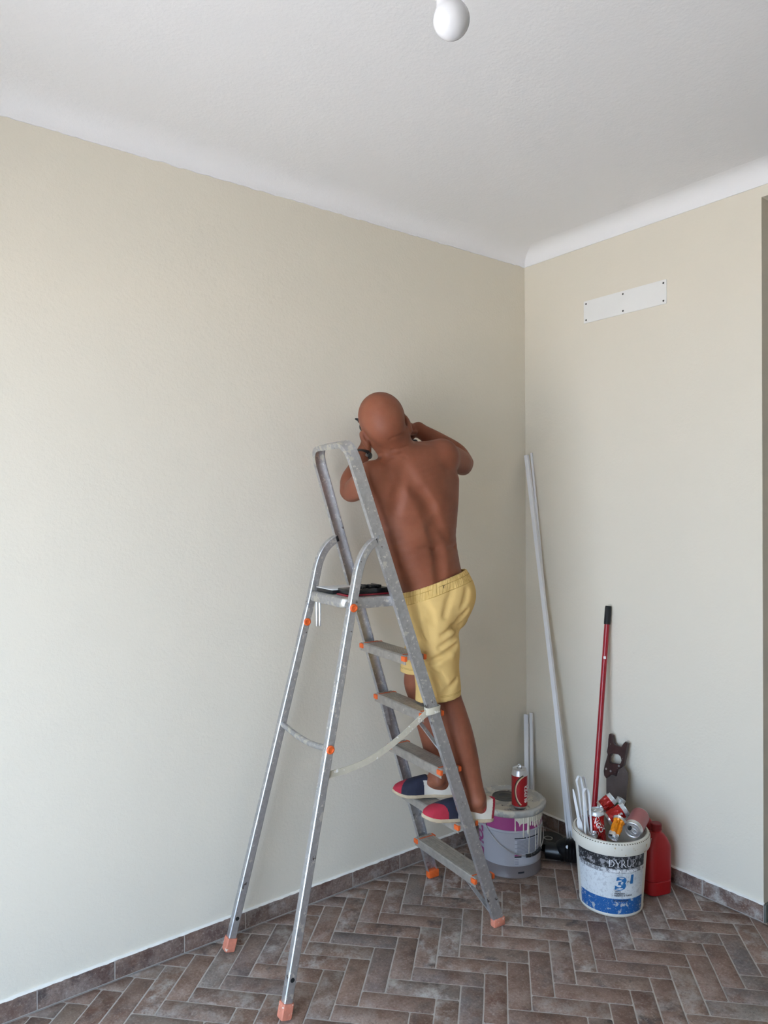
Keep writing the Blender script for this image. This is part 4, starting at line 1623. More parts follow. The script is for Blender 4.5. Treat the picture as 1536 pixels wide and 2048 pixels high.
# --- blank white plate screwed to the wall
PY0, PY1, PZ0, PZ1 = -0.797, -0.369, 2.472, 2.576
o = thing('wall_plate', 'blank white plate fixed with six dark screws high on the wall', 'plate', (0, (PY0+PY1)/2, (PZ0+PZ1)/2))
pp = sh(rrect((PY1-PY0)/2, (PZ1-PZ0)/2, 0.004, 3), (PY0+PY1)/2, (PZ0+PZ1)/2)
MB().prism(pp, 0.004, lambda v: (-v[2], v[0], v[1]), chamfer=0.0008).build('plate', plain('white plate', srgb(226, 226, 224), 0.5, 0, 0.02, 6), o)
for y in (PY0+0.014, (PY0+PY1)/2, PY1-0.014):
    for z in (PZ0+0.014, PZ1-0.014):
        mt = Matrix.Translation((-0.004, y, z)) @ Matrix.Rotation(-PI/2, 4, 'Y')
        MB().lathe([(0.0042, 0.0), (0.0035, 0.0014), (0.0012, 0.0016), (0.0008, 0.0008), (0, 0.0008)], 16, mt).build('screw', plain('dark screw', srgb(60, 60, 60), 0.4, 0.6) if 'dark screw' not in bpy.data.materials else bpy.data.materials['dark screw'], o)

# --- hanging bulb
BP = Vector(P(903, 40, 1.22))
bulb = thing('pendant_bulb', 'bare white opal bulb hanging from the ceiling on a white flex', 'light bulb', (BP.x, BP.y, CEIL))
tilt = Matrix.Translation(BP) @ Matrix.Rotation(0.16, 4, Vector(V_)) if False else Matrix.Translation(BP) @ Matrix.Rotation(-0.22, 4, Vector((V_[0], V_[1], 0)))
R = 0.0305
bprof = [(0.0, -R)]+[(R*math.sin(PI*k/18), -R*math.cos(PI*k/18)) for k in range(1, 14)]+[(0.0215, 0.0235), (0.0195, 0.0275), (0.0180, 0.034), (0.0170, 0.041)]
t = NT('opal glass')
t.b.inputs['Subsurface Weight'].default_value = 0.05
t.b.inputs['Subsurface Radius'].default_value = (0.02, 0.02, 0.02)
M_OPAL = t.done((0.62, 0.62, 0.635, 1), 0.12, 0, 0.5)
MB().lathe(bprof, 48, tilt).build('globe', M_OPAL, bulb)
MB().lathe([(0.0, 0.040), (0.0185, 0.040), (0.020, 0.044), (0.020, 0.078), (0.016, 0.088), (0.006, 0.094), (0, 0.094)], 36, tilt).build('lamp_holder', M_WHITEP, bulb)
top = tilt @ Vector((0, 0, 0.09))
MB().tube(smooth_path([top, top+Vector((0, 0, 0.05)), Vector((BP.x, BP.y, (top.z+CEIL)/2)), Vector((BP.x, BP.y, CEIL-0.02))], 6), 0.0032, 10).build('flex', M_WHITEP, bulb)
MB().lathe([(0.0, 0.0), (0.045, 0.0), (0.044, -0.012), (0.030, -0.024), (0.006, -0.028), (0, -0.028)], 36, Matrix.Translation((BP.x, BP.y, CEIL))).build('ceiling_rose', M_WHITEP, bulb)

# ------------------------------------------------------------------ the man on the ladder
def npv(v):
    return np.asarray(v, float)


def unit(v):
    v = npv(v)
    return v/np.linalg.norm(v)


class Field:
    """A block of signed distance that limbs and cloth are blended into, meshed afterwards as one skin."""
    def __init__(s, lo, hi, h):
        s.h = h
        s.lo = npv(lo)
        s.n = np.ceil((npv(hi)-s.lo)/h).astype(int)+1
        s.d = np.full(tuple(s.n), 0.5, np.float32)

    def block(s, lo, hi, m):
        a = np.maximum(0, np.floor((npv(lo)-m-s.lo)/s.h).astype(int))
        b = np.minimum(s.n, np.ceil((npv(hi)+m-s.lo)/s.h).astype(int)+1)
        if np.any(b <= a):
            return None, None
        ax = [s.lo[i]+s.h*np.arange(a[i], b[i]) for i in range(3)]
        X = np.stack(np.meshgrid(*ax, indexing='ij'), -1).astype(np.float32)
        return tuple(slice(a[i], b[i]) for i in range(3)), X

    def put(s, prim, k=0.02, op='add'):
        lo, hi, fn = prim
        sl, X = s.block(lo, hi, max(k, 0.012)+2*s.h)
        if sl is None:
            return
        d = fn(X)
        e = s.d[sl]
        if op == 'sub':
            d = -d
            h = np.clip(0.5-0.5*(d-e)/k, 0, 1) if False else np.clip(0.5+0.5*(d-e)/k, 0, 1)
            s.d[sl] = e*(1-h)+d*h+k*h*(1-h)
        else:
            h = np.clip(0.5+0.5*(e-d)/k, 0, 1)
            s.d[sl] = e*(1-h)+d*h-k*h*(1-h)

    def sample(s, p):
        i = np.rint((npv(p)-s.lo)/s.h).astype(int)
        if np.any(i < 0) or np.any(i >= s.n):
            return 0.5
        return float(s.d[tuple(i)])

    def hit(s, px, py):
        w = npv(P(px, py, 1.0))-CAM
        for t in np.arange(2.2, 3.4, 0.003):
            if s.sample(CAM+w*t) < 0:
                return CAM+w*t
        return None

    def mesh(s, smooth=2):
        d = s.d
        sg = d < 0
        n = d.shape
        c = np.zeros((n[0]-1, n[1]-1, n[2]-1), np.int8)
        for i in (0, 1):
            for j in (0, 1):
                for k in (0, 1):
                    c += sg[i:n[0]-1+i, j:n[1]-1+j, k:n[2]-1+k]
        act = (c > 0) & (c < 8)
        idx = np.argwhere(act)
        vid = np.full(act.shape, -1, np.int64)
        vid[act] = np.arange(len(idx))
        acc = np.zeros((len(idx), 3))
        cnt = np.zeros(len(idx))
        corners = [(i, j, k) for i in (0, 1) for j in (0, 1) for k in (0, 1)]
        for a in corners:
            for ax in range(3):
                if a[ax]:
                    continue
                b = list(a)
                b[ax] = 1
                da = d[idx[:, 0]+a[0], idx[:, 1]+a[1], idx[:, 2]+a[2]]
                db = d[idx[:, 0]+b[0], idx[:, 1]+b[1], idx[:, 2]+b[2]]
                m = (da < 0) != (db < 0)
                t = np.where(m, da/np.where(m, da-db, 1), 0)
                p = np.array(a, float)[None, :].repeat(len(idx), 0)
                p[:, ax] = t
                acc[m] += p[m]
                cnt[m] += 1
        V = s.lo+s.h*(idx+acc/np.maximum(cnt, 1)[:, None])
        F = []
        for ax in range(3):
            o1, o2 = (ax+1) % 3, (ax+2) % 3
            sa = [slice(None)]*3
            sb = [slice(None)]*3
            sa[ax], sb[ax] = slice(0, n[ax]-1), slice(1, n[ax])
            ch = sg[tuple(sa)] != sg[tuple(sb)]
            e = np.argwhere(ch)
            e = e[(e[:, o1] > 0) & (e[:, o2] > 0) & (e[:, o1] < n[o1]-1) & (e[:, o2] < n[o2]-1)]
            flip = sg[tuple(sa)][tuple(e.T)]
            q = []
            for u, v in ((0, 0), (1, 0), (1, 1), (0, 1)):
                w = e.copy()
                w[:, o1] -= 1-u
                w[:, o2] -= 1-v
                q.append(vid[tuple(w.T)])
            q = np.stack(q, 1)
            q[~flip] = q[~flip][:, ::-1]
            F.append(q)
        F = np.concatenate(F)
        for _ in range(smooth):
            A = np.zeros_like(V)
            N = np.zeros(len(V))
            for k in range(4):
                a, b = F[:, k], F[:, (k+1) % 4]
                for x_, y_ in ((a, b), (b, a)):
                    for i in range(3):
                        A[:, i] += np.bincount(x_, V[y_, i], len(V))
                    N += np.bincount(x_, minlength=len(V))
            V = V*0.4+0.6*A/np.maximum(N, 1)[:, None]
        return V, F


def rc(a, b, r1, r2):
    a, b = npv(a), npv(b)
    r = max(r1, r2)

    def fn(X):
        ab = b-a
        t = np.clip(((X-a) @ ab)/max(1e-9, ab @ ab), 0, 1)
        return np.linalg.norm(X-a-t[..., None]*ab, axis=-1)-(r1+(r2-r1)*t)
    return np.minimum(a, b)-r, np.maximum(a, b)+r, fn


def ell(c, axes, radii):
    c, A, r = npv(c), np.array([unit(v) for v in axes]), npv(radii)

    def fn(X):
        q = (X-c) @ A.T
        k0 = np.linalg.norm(q/r, axis=-1)
        k1 = np.linalg.norm(q/(r*r), axis=-1)
        return k0*(k0-1)/np.maximum(k1, 1e-6)
    m = max(radii)
    return c-m, c+m, fn


def resamp(nodes, sub):
    # nodes: (centre, right, forward, a, b)
    flat = [np.concatenate([npv(n[0]), npv(n[1]), npv(n[2]), [n[3], n[4]]]) for n in nodes]
    out = []
    n = len(flat)
    for i in range(n-1):
        p0 = flat[i-1] if i else 2*flat[0]-flat[1]
        p1, p2 = flat[i], flat[i+1]
        p3 = flat[i+2] if i+2 < n else 2*flat[n-1]-flat[n-2]
        for k in range(sub):
            t = k/sub
            out.append(0.5*((2*p1)+(p2-p0)*t+(2*p0-5*p1+4*p2-p3)*t*t+(3*p1-p0-3*p2+p3)*t**3))
    out.append(flat[-1])
    return out


def tubef(nodes, sub=4, cap=0.6):
    rs = resamp(nodes, sub)
    C = np.array([r[:3] for r in rs])
    mr = max(max(r[9], r[10]) for r in rs)

    def fn(X):
        best = np.full(X.shape[:-1], 0.4, np.float32)
        axs = (X[:, 0, 0, 0], X[0, :, 0, 1], X[0, 0, :, 2])
        for i in range(len(rs)-1):
            a, b = rs[i], rs[i+1]
            m = max(a[9], a[10], b[9], b[10])+0.05
            sl = []
            for j in range(3):
                l0, l1 = np.searchsorted(axs[j], [min(a[j], b[j])-m, max(a[j], b[j])+m])
                sl.append(slice(l0, l1))
            sl = tuple(sl)
            Y = X[sl]
            if Y.size == 0:
                continue
            ab = b[:3]-a[:3]
            t = np.clip(((Y-a[:3].astype(np.float32)) @ ab.astype(np.float32))/max(1e-9, ab @ ab), 0, 1)[..., None].astype(np.float32)
            q = Y-a[:3].astype(np.float32)-t*ab.astype(np.float32)
            Rv = (a[3:6]+b[3:6])/2
            Fv = (a[6:9]+b[6:9])/2
            T = unit(ab)
            if abs(Fv @ T) < 0.8:
                Fv = unit(Fv-T*(Fv @ T))
                Rv = np.cross(Fv, T)
            else:
                Rv = unit(Rv-T*(Rv @ T))
                Fv = np.cross(Rv, T)
            ra = a[9]+t[..., 0]*np.float32(b[9]-a[9])
            rb = a[10]+t[..., 0]*np.float32(b[10]-a[10])
            x, y = q @ Rv.astype(np.float32), q @ Fv.astype(np.float32)
            z2 = np.maximum((q*q).sum(-1)-x*x-y*y, 0)
            rz = np.minimum(ra, rb)*cap
            k0 = np.sqrt((x/ra)**2+(y/rb)**2+z2/rz**2)
            k1 = np.sqrt((x/ra**2)**2+(y/rb**2)**2+z2/rz**4)
            best[sl] = np.minimum(best[sl], k0*(k0-1)/np.maximum(k1, 1e-6))
        return best
    return C.min(0)-mr, C.max(0)+mr, fn


RH = npv([R_[0], R_[1], 0])/math.hypot(R_[0], R_[1])
VH = npv([V_[0], V_[1], 0])/math.hypot(V_[0], V_[1])
UP = npv([0, 0, 1])


def facing(theta, lean=0.0):
    """right and forward vectors of a body turned theta degrees to the left of the view, leaning in the picture"""
    t = math.radians(theta)
    F = VH*math.cos(t)-RH*math.sin(t)
    Rr = RH*math.cos(t)+VH*math.sin(t)
    l = math.radians(lean)
    upt = UP*math.cos(l)-RH*math.sin(l)
    Rr = unit(Rr-upt*(Rr @ upt))
    F = unit(F-upt*(F @ upt))
    return Rr, F, upt


def node(px, py, d, th, lean, a, b):
    Rr, F, _ = facing(th, lean)
    return (P(px, py, d), Rr, F, a, b)


LEAN = 15
body = Field((-1.50, -0.78, 0.40), (-0.66, -0.02, 2.10), 0.0042)
put = body.put

# trunk
put(tubef([node(870, 1232, 2.865, 60, 6, 0.130, 0.095), node(868, 1195, 2.86, 60, 12, 0.142, 0.104), node(860, 1150, 2.845, 50, 16, 0.142, 0.110), node(844, 1095, 2.825, 40, 16, 0.156, 0.110),
           node(833, 1040, 2.81, 32, 16, 0.168, 0.110), node(829, 992, 2.80, 28, 15, 0.172, 0.112), node(820, 955, 2.79, 28, 15, 0.166, 0.100), node(812, 930, 2.785, 28, 15, 0.120, 0.075)]), 0.03)
SHL, SHR = P(742, 958, 2.70), P(888, 914, 2.85)
ELL, WRL = P(703, 982, 2.875), P(728, 905, 3.02)
ELR, WRR = P(927, 931, 3.06), P(834, 858, 3.03)
NKB, NKT = P(796, 915, 2.775), P(779, 868, 2.735)
# neck and shoulder yoke
put(tubef([(NKB, RH, VH, 0.070, 0.068), (P(791, 898, 2.76), RH, VH, 0.067, 0.066), (NKT, RH, VH, 0.070, 0.072)]), 0.03)
put(rc(P(802, 928, 2.785), P(752, 952, 2.71), 0.052, 0.044), 0.03)
put(rc(P(806, 918, 2.79), P(876, 906, 2.85), 0.058, 0.052), 0.04)
# shoulder blades
Rc, Fc, Uc = facing(28, 15)
put(ell(P(771, 975, 2.715), (Rc, Uc, Fc), (0.062, 0.085, 0.026)), 0.05)
put(ell(P(853, 948, 2.775), (Rc, Uc, Fc), (0.060, 0.085, 0.026)), 0.05)
put(rc(P(893, 960, 2.86), P(888, 1040, 2.85), 0.045, 0.030), 0.05)
put(rc(P(757, 985, 2.72), P(775, 1050, 2.75), 0.045, 0.030), 0.05)
# arms
put(ell(SHL, (RH, UP, VH), (0.056, 0.060, 0.060)), 0.03)
put(ell(SHR, (RH, UP, VH), (0.054, 0.062, 0.064)), 0.03)
put(tubef([(SHL, RH, UP, 0.052, 0.056), (P(728, 966, 2.75), RH, UP, 0.050, 0.053), (P(710, 979, 2.83), RH, UP, 0.042, 0.045), (ELL, RH, UP, 0.042, 0.044)]), 0.025)
put(tubef([(ELL, RH, VH, 0.042, 0.044), (P(704, 962, 2.91), RH, VH, 0.046, 0.046), (P(715, 935, 2.97), RH, VH, 0.036, 0.036), (WRL, RH, VH, 0.027, 0.025)]), 0.02)
put(tubef([(SHR, RH, UP, 0.050, 0.056), (P(905, 918, 2.93), RH, UP, 0.048, 0.054), (P(922, 925, 3.00), RH, UP, 0.042, 0.048), (ELR, RH, UP, 0.037, 0.042)]), 0.025)
put(tubef([(ELR, VH, UP, 0.037, 0.043), (P(912, 909, 3.065), VH, UP, 0.043, 0.047), (P(878, 885, 3.055), VH, UP, 0.037, 0.040), (WRR, VH, UP, 0.026, 0.029)]), 0.02)

# head: turned to the wall, tipped to the left
al = math.radians(21)
hR = unit(RH*math.cos(al)+UP*math.sin(al))
hU = unit(UP*math.cos(al)-RH*math.sin(al)+VH*0.22)
hF = unit(np.cross(hU, hR))
hR = unit(np.cross(hF, hU))
HC = P(769, 850, 2.73)


def H(r, f, u):
    return HC+hR*r+hF*f+hU*u


HA = (hR, hF, hU)
put(ell(H(0, -0.012, 0.030), HA, (0.0860, 0.100, 0.0915)), 0.02)
put(ell(H(0, 0.030, 0.020), HA, (0.070, 0.078, 0.082)), 0.03)
put(ell(H(0, -0.045, -0.020), HA, (0.066, 0.058, 0.062)), 0.03)
put(rc(H(0, 0.045, -0.030), H(0, 0.070, -0.088), 0.056, 0.030), 0.03)
for sgn in (1, -1):
    put(rc(H(sgn*0.052, 0.008, -0.045), H(sgn*0.022, 0.074, -0.088), 0.024, 0.018), 0.025)
    put(ell(H(sgn*0.042, 0.082, -0.020), HA, (0.022, 0.018, 0.016)), 0.02)
    put(rc(H(sgn*0.016, 0.100, 0.026), H(sgn*0.048, 0.084, 0.028), 0.009, 0.008), 0.015)
    put(ell(H(sgn*0.031, 0.106, 0.006), HA, (0.017, 0.012, 0.012)), 0.012, 'sub')
    put(rc(H(sgn*0.020, 0.092, 0.004), H(sgn*0.042, 0.086, 0.004), 0.009, 0.008), 0.008)
put(rc(H(0, 0.102, 0.020), H(0, 0.122, -0.024), 0.008, 0.013), 0.014)
for sgn in (1, -1):
    put(ell(H(sgn*0.013, 0.112, -0.028), HA, (0.010, 0.010, 0.008)), 0.008)
put(ell(H(0, 0.104, -0.052), HA, (0.024, 0.010, 0.0055)), 0.008)
put(ell(H(0, 0.102, -0.064), HA, (0.022, 0.010, 0.0065)), 0.008)
put(ell(H(0, 0.098, -0.093), HA, (0.022, 0.016, 0.014)), 0.02)
for sgn, ep, tilt_ in ((-1, P(729.5, 880, 2.715), 0.42), (1, P(814, 846, 2.735), 0.0)):
    # ear shell standing off the skull, with a hollow behind its rim
    eu = unit(hU*0.97-hR*0.0-RH*0.0)
    eu = unit(UP*math.cos(tilt_)-RH*math.sin(tilt_)) if sgn < 0 else hU
    eR = unit(hR*sgn*0.92-hF*0.40)
    eR = unit(eR-eu*(eR @ eu))
    eF = np.cross(eR, eu)
    put(ell(ep, (eR, eF, eu), (0.0125, 0.022, 0.038)), 0.003)
    put(ell(ep-eR*0.010+eu*0.004, (eR, eF, eu), (0.012, 0.013, 0.020)), 0.010)
    put(ell(ep-eu*0.031+eR*0.001, (eR, eF, eu), (0.008, 0.010, 0.010)), 0.006)
    put(ell(ep-eR*0.009+hF*-0.027+eu*0.006, (eR, eF, eu), (0.007, 0.014, 0.024)), 0.006, 'sub')

# the tool in his hands, worked out first so the fingers can close on it
TN, TT = P(716, 840, 3.055), P(790, 848, 3.02)
TAX = unit(TN-TT)
TG0, TG1 = P(792, 850, 3.02), P(818, 884, 2.985)
GAX = unit(TG1-TG0)


def hand(wrist, centre, axis, start, sgn, rad):
    """palm against the grip at `start`, four fingers round one way, thumb round the other"""
    axis = unit(axis)
    st = unit(start-axis*(start @ axis))
    tn = np.cross(axis, st)*sgn
    pc = centre+st*(rad+0.017)
    put(rc(wrist, pc, 0.025, 0.024), 0.02)
    put(ell(pc, (axis, tn, st), (0.042, 0.040, 0.016)), 0.014)
    for i in range(4):
        off = axis*(i-1.5)*0.0205
        L = (0.94, 1.05, 1.0, 0.82)[i]
        pr = pc+off+tn*0.026
        ang = 0.55
        for j, (da, r0, r1) in enumerate(((0.62*L, 0.0098, 0.0090), (0.60*L, 0.0090, 0.0082), (0.46*L, 0.0082, 0.0070))):
            ang += da
            q = centre+off+(st*math.cos(ang)+tn*math.sin(ang))*(rad+0.011)
            put(rc(pr, q, r0, r1), 0.004)
            pr = q
    tb = pc-axis*0.034-tn*0.012
    pr = tb
    ang = 0.1
    for da, r0, r1, sh_ in ((0.62, 0.0135, 0.0115, 0.030), (0.55, 0.0115, 0.0105, 0.034), (0.50, 0.0105, 0.0085, 0.026)):
        ang += da
        q = centre-axis*sh_+(st*math.cos(ang)-tn*math.sin(ang))*(rad+0.012)
        put(rc(pr, q, r0, r1), 0.005)
        pr = q


hand(WRL, TN-TAX*0.062, TAX, -UP*0.9-VH*0.35-RH*0.2, 1, 0.022)
hand(WRR, TG0+GAX*0.045, GAX, RH*0.75+VH*0.30-UP*0.1, 1, 0.019)

# legs
put(tubef([node(862, 1205, 2.815, 60, 0, 0.078, 0.078), node(869, 1270, 2.822, 60, 0, 0.072, 0.072), node(878, 1335, 2.835, 60, 0, 0.066, 0.066), node(892, 1395, 2.845, 60, -6, 0.058, 0.060),
           node(902, 1425, 2.835, 60, -8, 0.054, 0.060), node(916, 1470, 2.825, 60, -10, 0.053, 0.061), node(930, 1515, 2.82, 60, -12, 0.047, 0.053), node(943, 1560, 2.815, 60, -14, 0.037, 0.041), node(953, 1597, 2.812, 60, -12, 0.034, 0.036)]), 0.03)
put(tubef([node(886, 1208, 2.915, 60, 0, 0.078, 0.078), node(866, 1265, 2.94, 60, 0, 0.070, 0.070), node(848, 1325, 2.975, 60, 0, 0.062, 0.062), node(836, 1362, 2.992, 60, 0, 0.056, 0.059), node(846, 1400, 2.99, 60, -8, 0.050, 0.054),
           node(860, 1448, 2.99, 60, -10, 0.052, 0.055), node(868, 1490, 2.992, 60, -10, 0.045, 0.048), node(874, 1530, 2.996, 60, -8, 0.036, 0.038), node(876, 1556, 3.0, 60, -4, 0.032, 0.034)]), 0.03)
put(ell(P(902, 1188, 2.85), (RH, UP, VH), (0.070, 0.082, 0.070)), 0.04)
put(ell(P(886, 1192, 2.90), (RH, UP, VH), (0.070, 0.080, 0.070)), 0.04)


class Shoe:
    def __init__(s, heel, toe, ankle, roll=0.0):
        s.h, s.t = npv(heel), npv(toe)
        s.x = unit(s.t-s.h)
        s.y = unit(np.cross(UP, s.x))          # to the left of the foot
        s.z = np.cross(s.x, s.y)
        s.L = np.linalg.norm(s.t-s.h)
        s.o = (s.h+s.t)/2
        s.a = npv(ankle)

    def w(s, x, y, z):
        return s.o+s.x*x+s.y*y+s.z*z

    def loc(s, V):
        q = V-s.o
        return np.stack([q @ s.x, q @ s.y, q @ s.z], -1)


shoeN = Shoe((-0.815, -0.541, 0.394), (-1.096, -0.457, 0.442), P(953, 1598, 2.812))
shoeF = Shoe((-0.802, -0.318, 0.417), (-1.022, -0.190, 0.434), P(876, 1558, 3.0))
for sh_ in (shoeN, shoeF):
    k = sh_.L/0.29
    put(rc(sh_.a, sh_.w(-0.085*k, 0, 0.045), 0.032, 0.027), 0.02)
    put(rc(sh_.w(-0.08*k, 0, 0.045), sh_.w(0.02*k, 0, 0.045), 0.027, 0.026), 0.03)
    put(rc(sh_.w(0.02*k, 0, 0.040), sh_.w(0.100*k, 0, 0.030), 0.024, 0.012), 0.02)
    for sgn in (1, -1):
        put(ell(sh_.a+sh_.y*sgn*0.030-sh_.z*0.004, (sh_.x, sh_.y, sh_.z), (0.014, 0.011, 0.016)), 0.012)

# furrows and folds pressed into the finished skin
def furrow(pts, r, depth, k=0.018):
    q = [body.hit(*p) for p in pts]
    q = [v for v in q if v is not None]
    w = VH*(-(r-depth))
    for a, b in zip(q[:-1], q[1:]):
        put(rc(a+w, b+w, r, r), k, 'sub')


furrow([(812, 938), (836, 978), (858, 1020), (872, 1060), (881, 1100), (885, 1135), (887, 1168)], 0.024, 0.0030, 0.026)
furrow([(805, 955), (799, 988), (790, 1024)], 0.020, 0.0022, 0.024)
furrow([(846, 985), (862, 1012), (876, 1045), (893, 1068)], 0.018, 0.0030, 0.022)
furrow([(897, 1096), (910, 1094), (921, 1090)], 0.006, 0.0035, 0.008)
furrow([(838, 1098), (856, 1094), (870, 1098)], 0.008, 0.002, 0.012)
furrow([(766, 926), (782, 914), (800, 909), (812, 914)], 0.0045, 0.0032, 0.006)
furrow([(783, 900), (798, 898), (814, 893)], 0.004, 0.0024, 0.005)
furrow([(780, 878), (795, 873), (808, 867)], 0.004, 0.0016, 0.005)

V, F = body.mesh(3)


def mesh_obj(name, V, F, mats, parent, mi=None):
    o = Vector(parent_world(parent))
    used = np.unique(F)
    remap = np.zeros(len(V), np.int64)
    remap[used] = np.arange(len(used))
    me = bpy.data.meshes.new(name)
    W = V[used]-npv(o)
    G = remap[F]
    me.vertices.add(len(W))
    me.vertices.foreach_set('co', W.astype(np.float32).ravel())
    me.loops.add(G.size)
    me.loops.foreach_set('vertex_index', G.astype(np.int32).ravel())
    me.polygons.add(len(G))
    me.polygons.foreach_set('loop_start', np.arange(0, G.size, 4, dtype=np.int32))
    me.polygons.foreach_set('loop_total', np.full(len(G), 4, np.int32))
    me.polygons.foreach_set('use_smooth', np.ones(len(G), bool))
    for m in (mats if isinstance(mats, (list, tuple)) else [mats]):
        me.materials.append(m)
    if mi is not None:
        me.polygons.foreach_set('material_index', mi.astype(np.int32))
    me.update()
    me.validate()
    ob = bpy.data.objects.new(name, me)
    COL.objects.link(ob)
    ob.parent = parent
    return ob


man = thing('person', 'bald man in yellow shorts and no shirt on the ladder, back turned, arms raised', 'person', (-0.96, -0.42, 0.4325))
t = NT('tanned skin')
co = t.coord('Object')
n1 = t.noise(co, 7, 4, 0.6)
n2 = t.noise(co, 38, 4, 0.65)
c = t.ramp(n1, [(0.28, (0.185, 0.060, 0.032)), (0.55, (0.240, 0.082, 0.044)), (0.78, (0.280, 0.103, 0.057))])
c = t.mix(t.math('MULTIPLY', t.ramp(n2, [(0.5, (0, 0, 0)), (0.75, (1, 1, 1))]), 0.22), c, (0.23, 0.056, 0.032, 1))
mo = t.ramp(t.noise(co, 46, 1, 0.4), [(0.80, (0, 0, 0)), (0.83, (1, 1, 1))])
c = t.mix(t.math('MULTIPLY', mo, 0.6), c, (0.12, 0.05, 0.03, 1))
t.bump(t.noise(co, 260, 3), 0.0004)
t.b.inputs['Subsurface Weight'].default_value = 0.08
t.b.inputs['Subsurface Radius'].default_value = (0.012, 0.004, 0.002)
M_SKIN = t.done(c, 0.52, 0, 0.24)
mesh_obj('body', V, F, M_SKIN, man)
for sgn in (1, -1):
    e = H(sgn*0.031, 0.0905, 0.008)
    mt = Matrix.Translation(e) @ Matrix((hR, hF, hU)).transposed().to_4x4() @ Matrix.Rotation(-PI/2, 4, 'X')
    mb = MB()
    mb.lathe([(0.0, -0.011)]+[(0.0115*math.sin(PI*k/12), -0.0115*math.cos(PI*k/12)) for k in range(1, 12)]+[(0, 0.0115)], 20, mt)
    ey = mb.build('eye', plain('eye white', srgb(226, 220, 212), 0.2), man)
    MB().lathe([(0, 0.0119), (0.003, 0.0117), (0.0052, 0.0105)], 16, mt).build('iris', plain('dark iris', srgb(60, 44, 30), 0.2), ey)
    mb = MB()
    mb.tube([H(sgn*0.016, 0.106, 0.030), H(sgn*0.030, 0.102, 0.036), H(sgn*0.046, 0.090, 0.032)], 0.0035, 8)
    mb.build('eyebrow', plain('grey brown hair', srgb(110, 92, 78), 0.8), man)

# --- shorts
cl = Field((-1.20, -0.66, 0.80), (-0.68, -0.05, 1.46), 0.0042)
wpt = npv(P(863, 1168, 2.74))
_, _, wn = facing(50, 19)
wn = unit(wn+VH*0.02)
cl.put(tubef([node(871, 1238, 2.868, 60, 6, 0.148, 0.114), node(870, 1198, 2.862, 60, 14, 0.160, 0.124), node(864, 1150, 2.846, 50, 18, 0.147, 0.119), node(857, 1120, 2.836, 46, 18, 0.149, 0.117)]), 0.02)
cl.put(ell(P(906, 1189, 2.84), (RH, UP, VH), (0.088, 0.098, 0.092)), 0.045)
cl.put(ell(P(889, 1192, 2.90), (RH, UP, VH), (0.088, 0.095, 0.090)), 0.045)
near_leg = [node(860, 1215, 2.805, 60, 0, 0.094, 0.096), node(868, 1270, 2.815, 60, 0, 0.094, 0.096), node(873, 1330, 2.828, 60, 0, 0.087, 0.089), node(876, 1385, 2.836, 60, 0, 0.086, 0.088), node(878, 1440, 2.84, 60, 0, 0.088, 0.090)]
far_leg = [node(884, 1212, 2.915, 60, 0, 0.094, 0.096), node(862, 1268, 2.945, 60, 0, 0.092, 0.092), node(846, 1320, 2.975, 60, 0, 0.085, 0.085), node(840, 1352, 2.988, 60, 0, 0.082, 0.082), node(834, 1400, 2.995, 60, 0, 0.083, 0.083)]
cl.put(tubef(far_leg), 0.03)
cl.put(tubef(near_leg), 0.022)


def cfold(pts, r, depth, k=0.012, op='sub'):
    q = [cl.hit(*p) for p in pts]
    q = [v for v in q if v is not None]
    w = VH*(-(r-depth)) if op == 'sub' else VH*(r-depth)
    for a, b in zip(q[:-1], q[1:]):
        cl.put(rc(a+w, b+w, r, r), k, op)


cfold([(838, 1208), (846, 1240), (852, 1275), (852, 1300)], 0.010, 0.006, 0.012, 'add')
cfold([(836, 1262), (842, 1280), (850, 1292)], 0.012, 0.006)
cfold([(922, 1252), (906, 1256), (886, 1272)], 0.012, 0.006)
cfold([(935, 1222), (920, 1240), (908, 1252)], 0.010, 0.005)
cfold([(916, 1268), (900, 1283), (882, 1296)], 0.011, 0.006)
cfold([(914, 1290), (892, 1310), (870, 1322), (856, 1326)], 0.012, 0.006)
cfold([(858, 1330), (880, 1326), (905, 1312)], 0.010, 0.004, 0.012, 'add')
cfold([(858, 1342), (876, 1352), (892, 1368)], 0.012, 0.005)
cfold([(912, 1362), (900, 1378), (888, 1392)], 0.012, 0.004)
cfold([(905, 1180), (898, 1205), (892, 1232)], 0.014, 0.0025)
cfold([(935, 1180), (933, 1198), (926, 1215)], 0.012, 0.003)
cfold([(852, 1208), (862, 1225), (866, 1245)], 0.014, 0.002)
# cut flat at waist and hems, and hollow it out
ax = [cl.lo[i]+cl.h*np.arange(cl.n[i]) for i in range(3)]
X = np.stack(np.meshgrid(*ax, indexing='ij'), -1).astype(np.float32)
cl.d += (0.0018*np.sin(X[..., 2]*46+X[..., 0]*30+3*np.sin(X[..., 1]*23)) * np.clip((1.26-X[..., 2])/0.1, 0, 1)).astype(np.float32)
wd = (X-wpt) @ wn
hemN = npv(P(877, 1396, 2.83))
nN = unit(npv(P(870, 1300, 2.82))-hemN + RH*(-0.022) + VH*0.02)
nN = unit(UP*0.985-RH*0.13)
hemF = npv(P(826, 1342, 2.985))
nF = unit(UP*0.99-RH*0.05)
fN, fF = tubef(near_leg)[2], tubef(far_leg)[2]
dN, dF = fN(X), fF(X)
isN = (dN < dF+0.0) & ((X-hemN) @ RH > -0.13)
cut = np.where(isN, (hemN-X) @ nN, (hemF-X) @ nF)
outer = cl.d.copy()
inner = outer+0.0095
lowz = np.where(isN, (X-hemN) @ nN, (X-hemF) @ nF)
cl.d = np.maximum(np.maximum(outer, cut), wd).astype(np.float32)
hol = np.where((lowz < 0.06) | (wd > -0.03), -inner, -1.0)
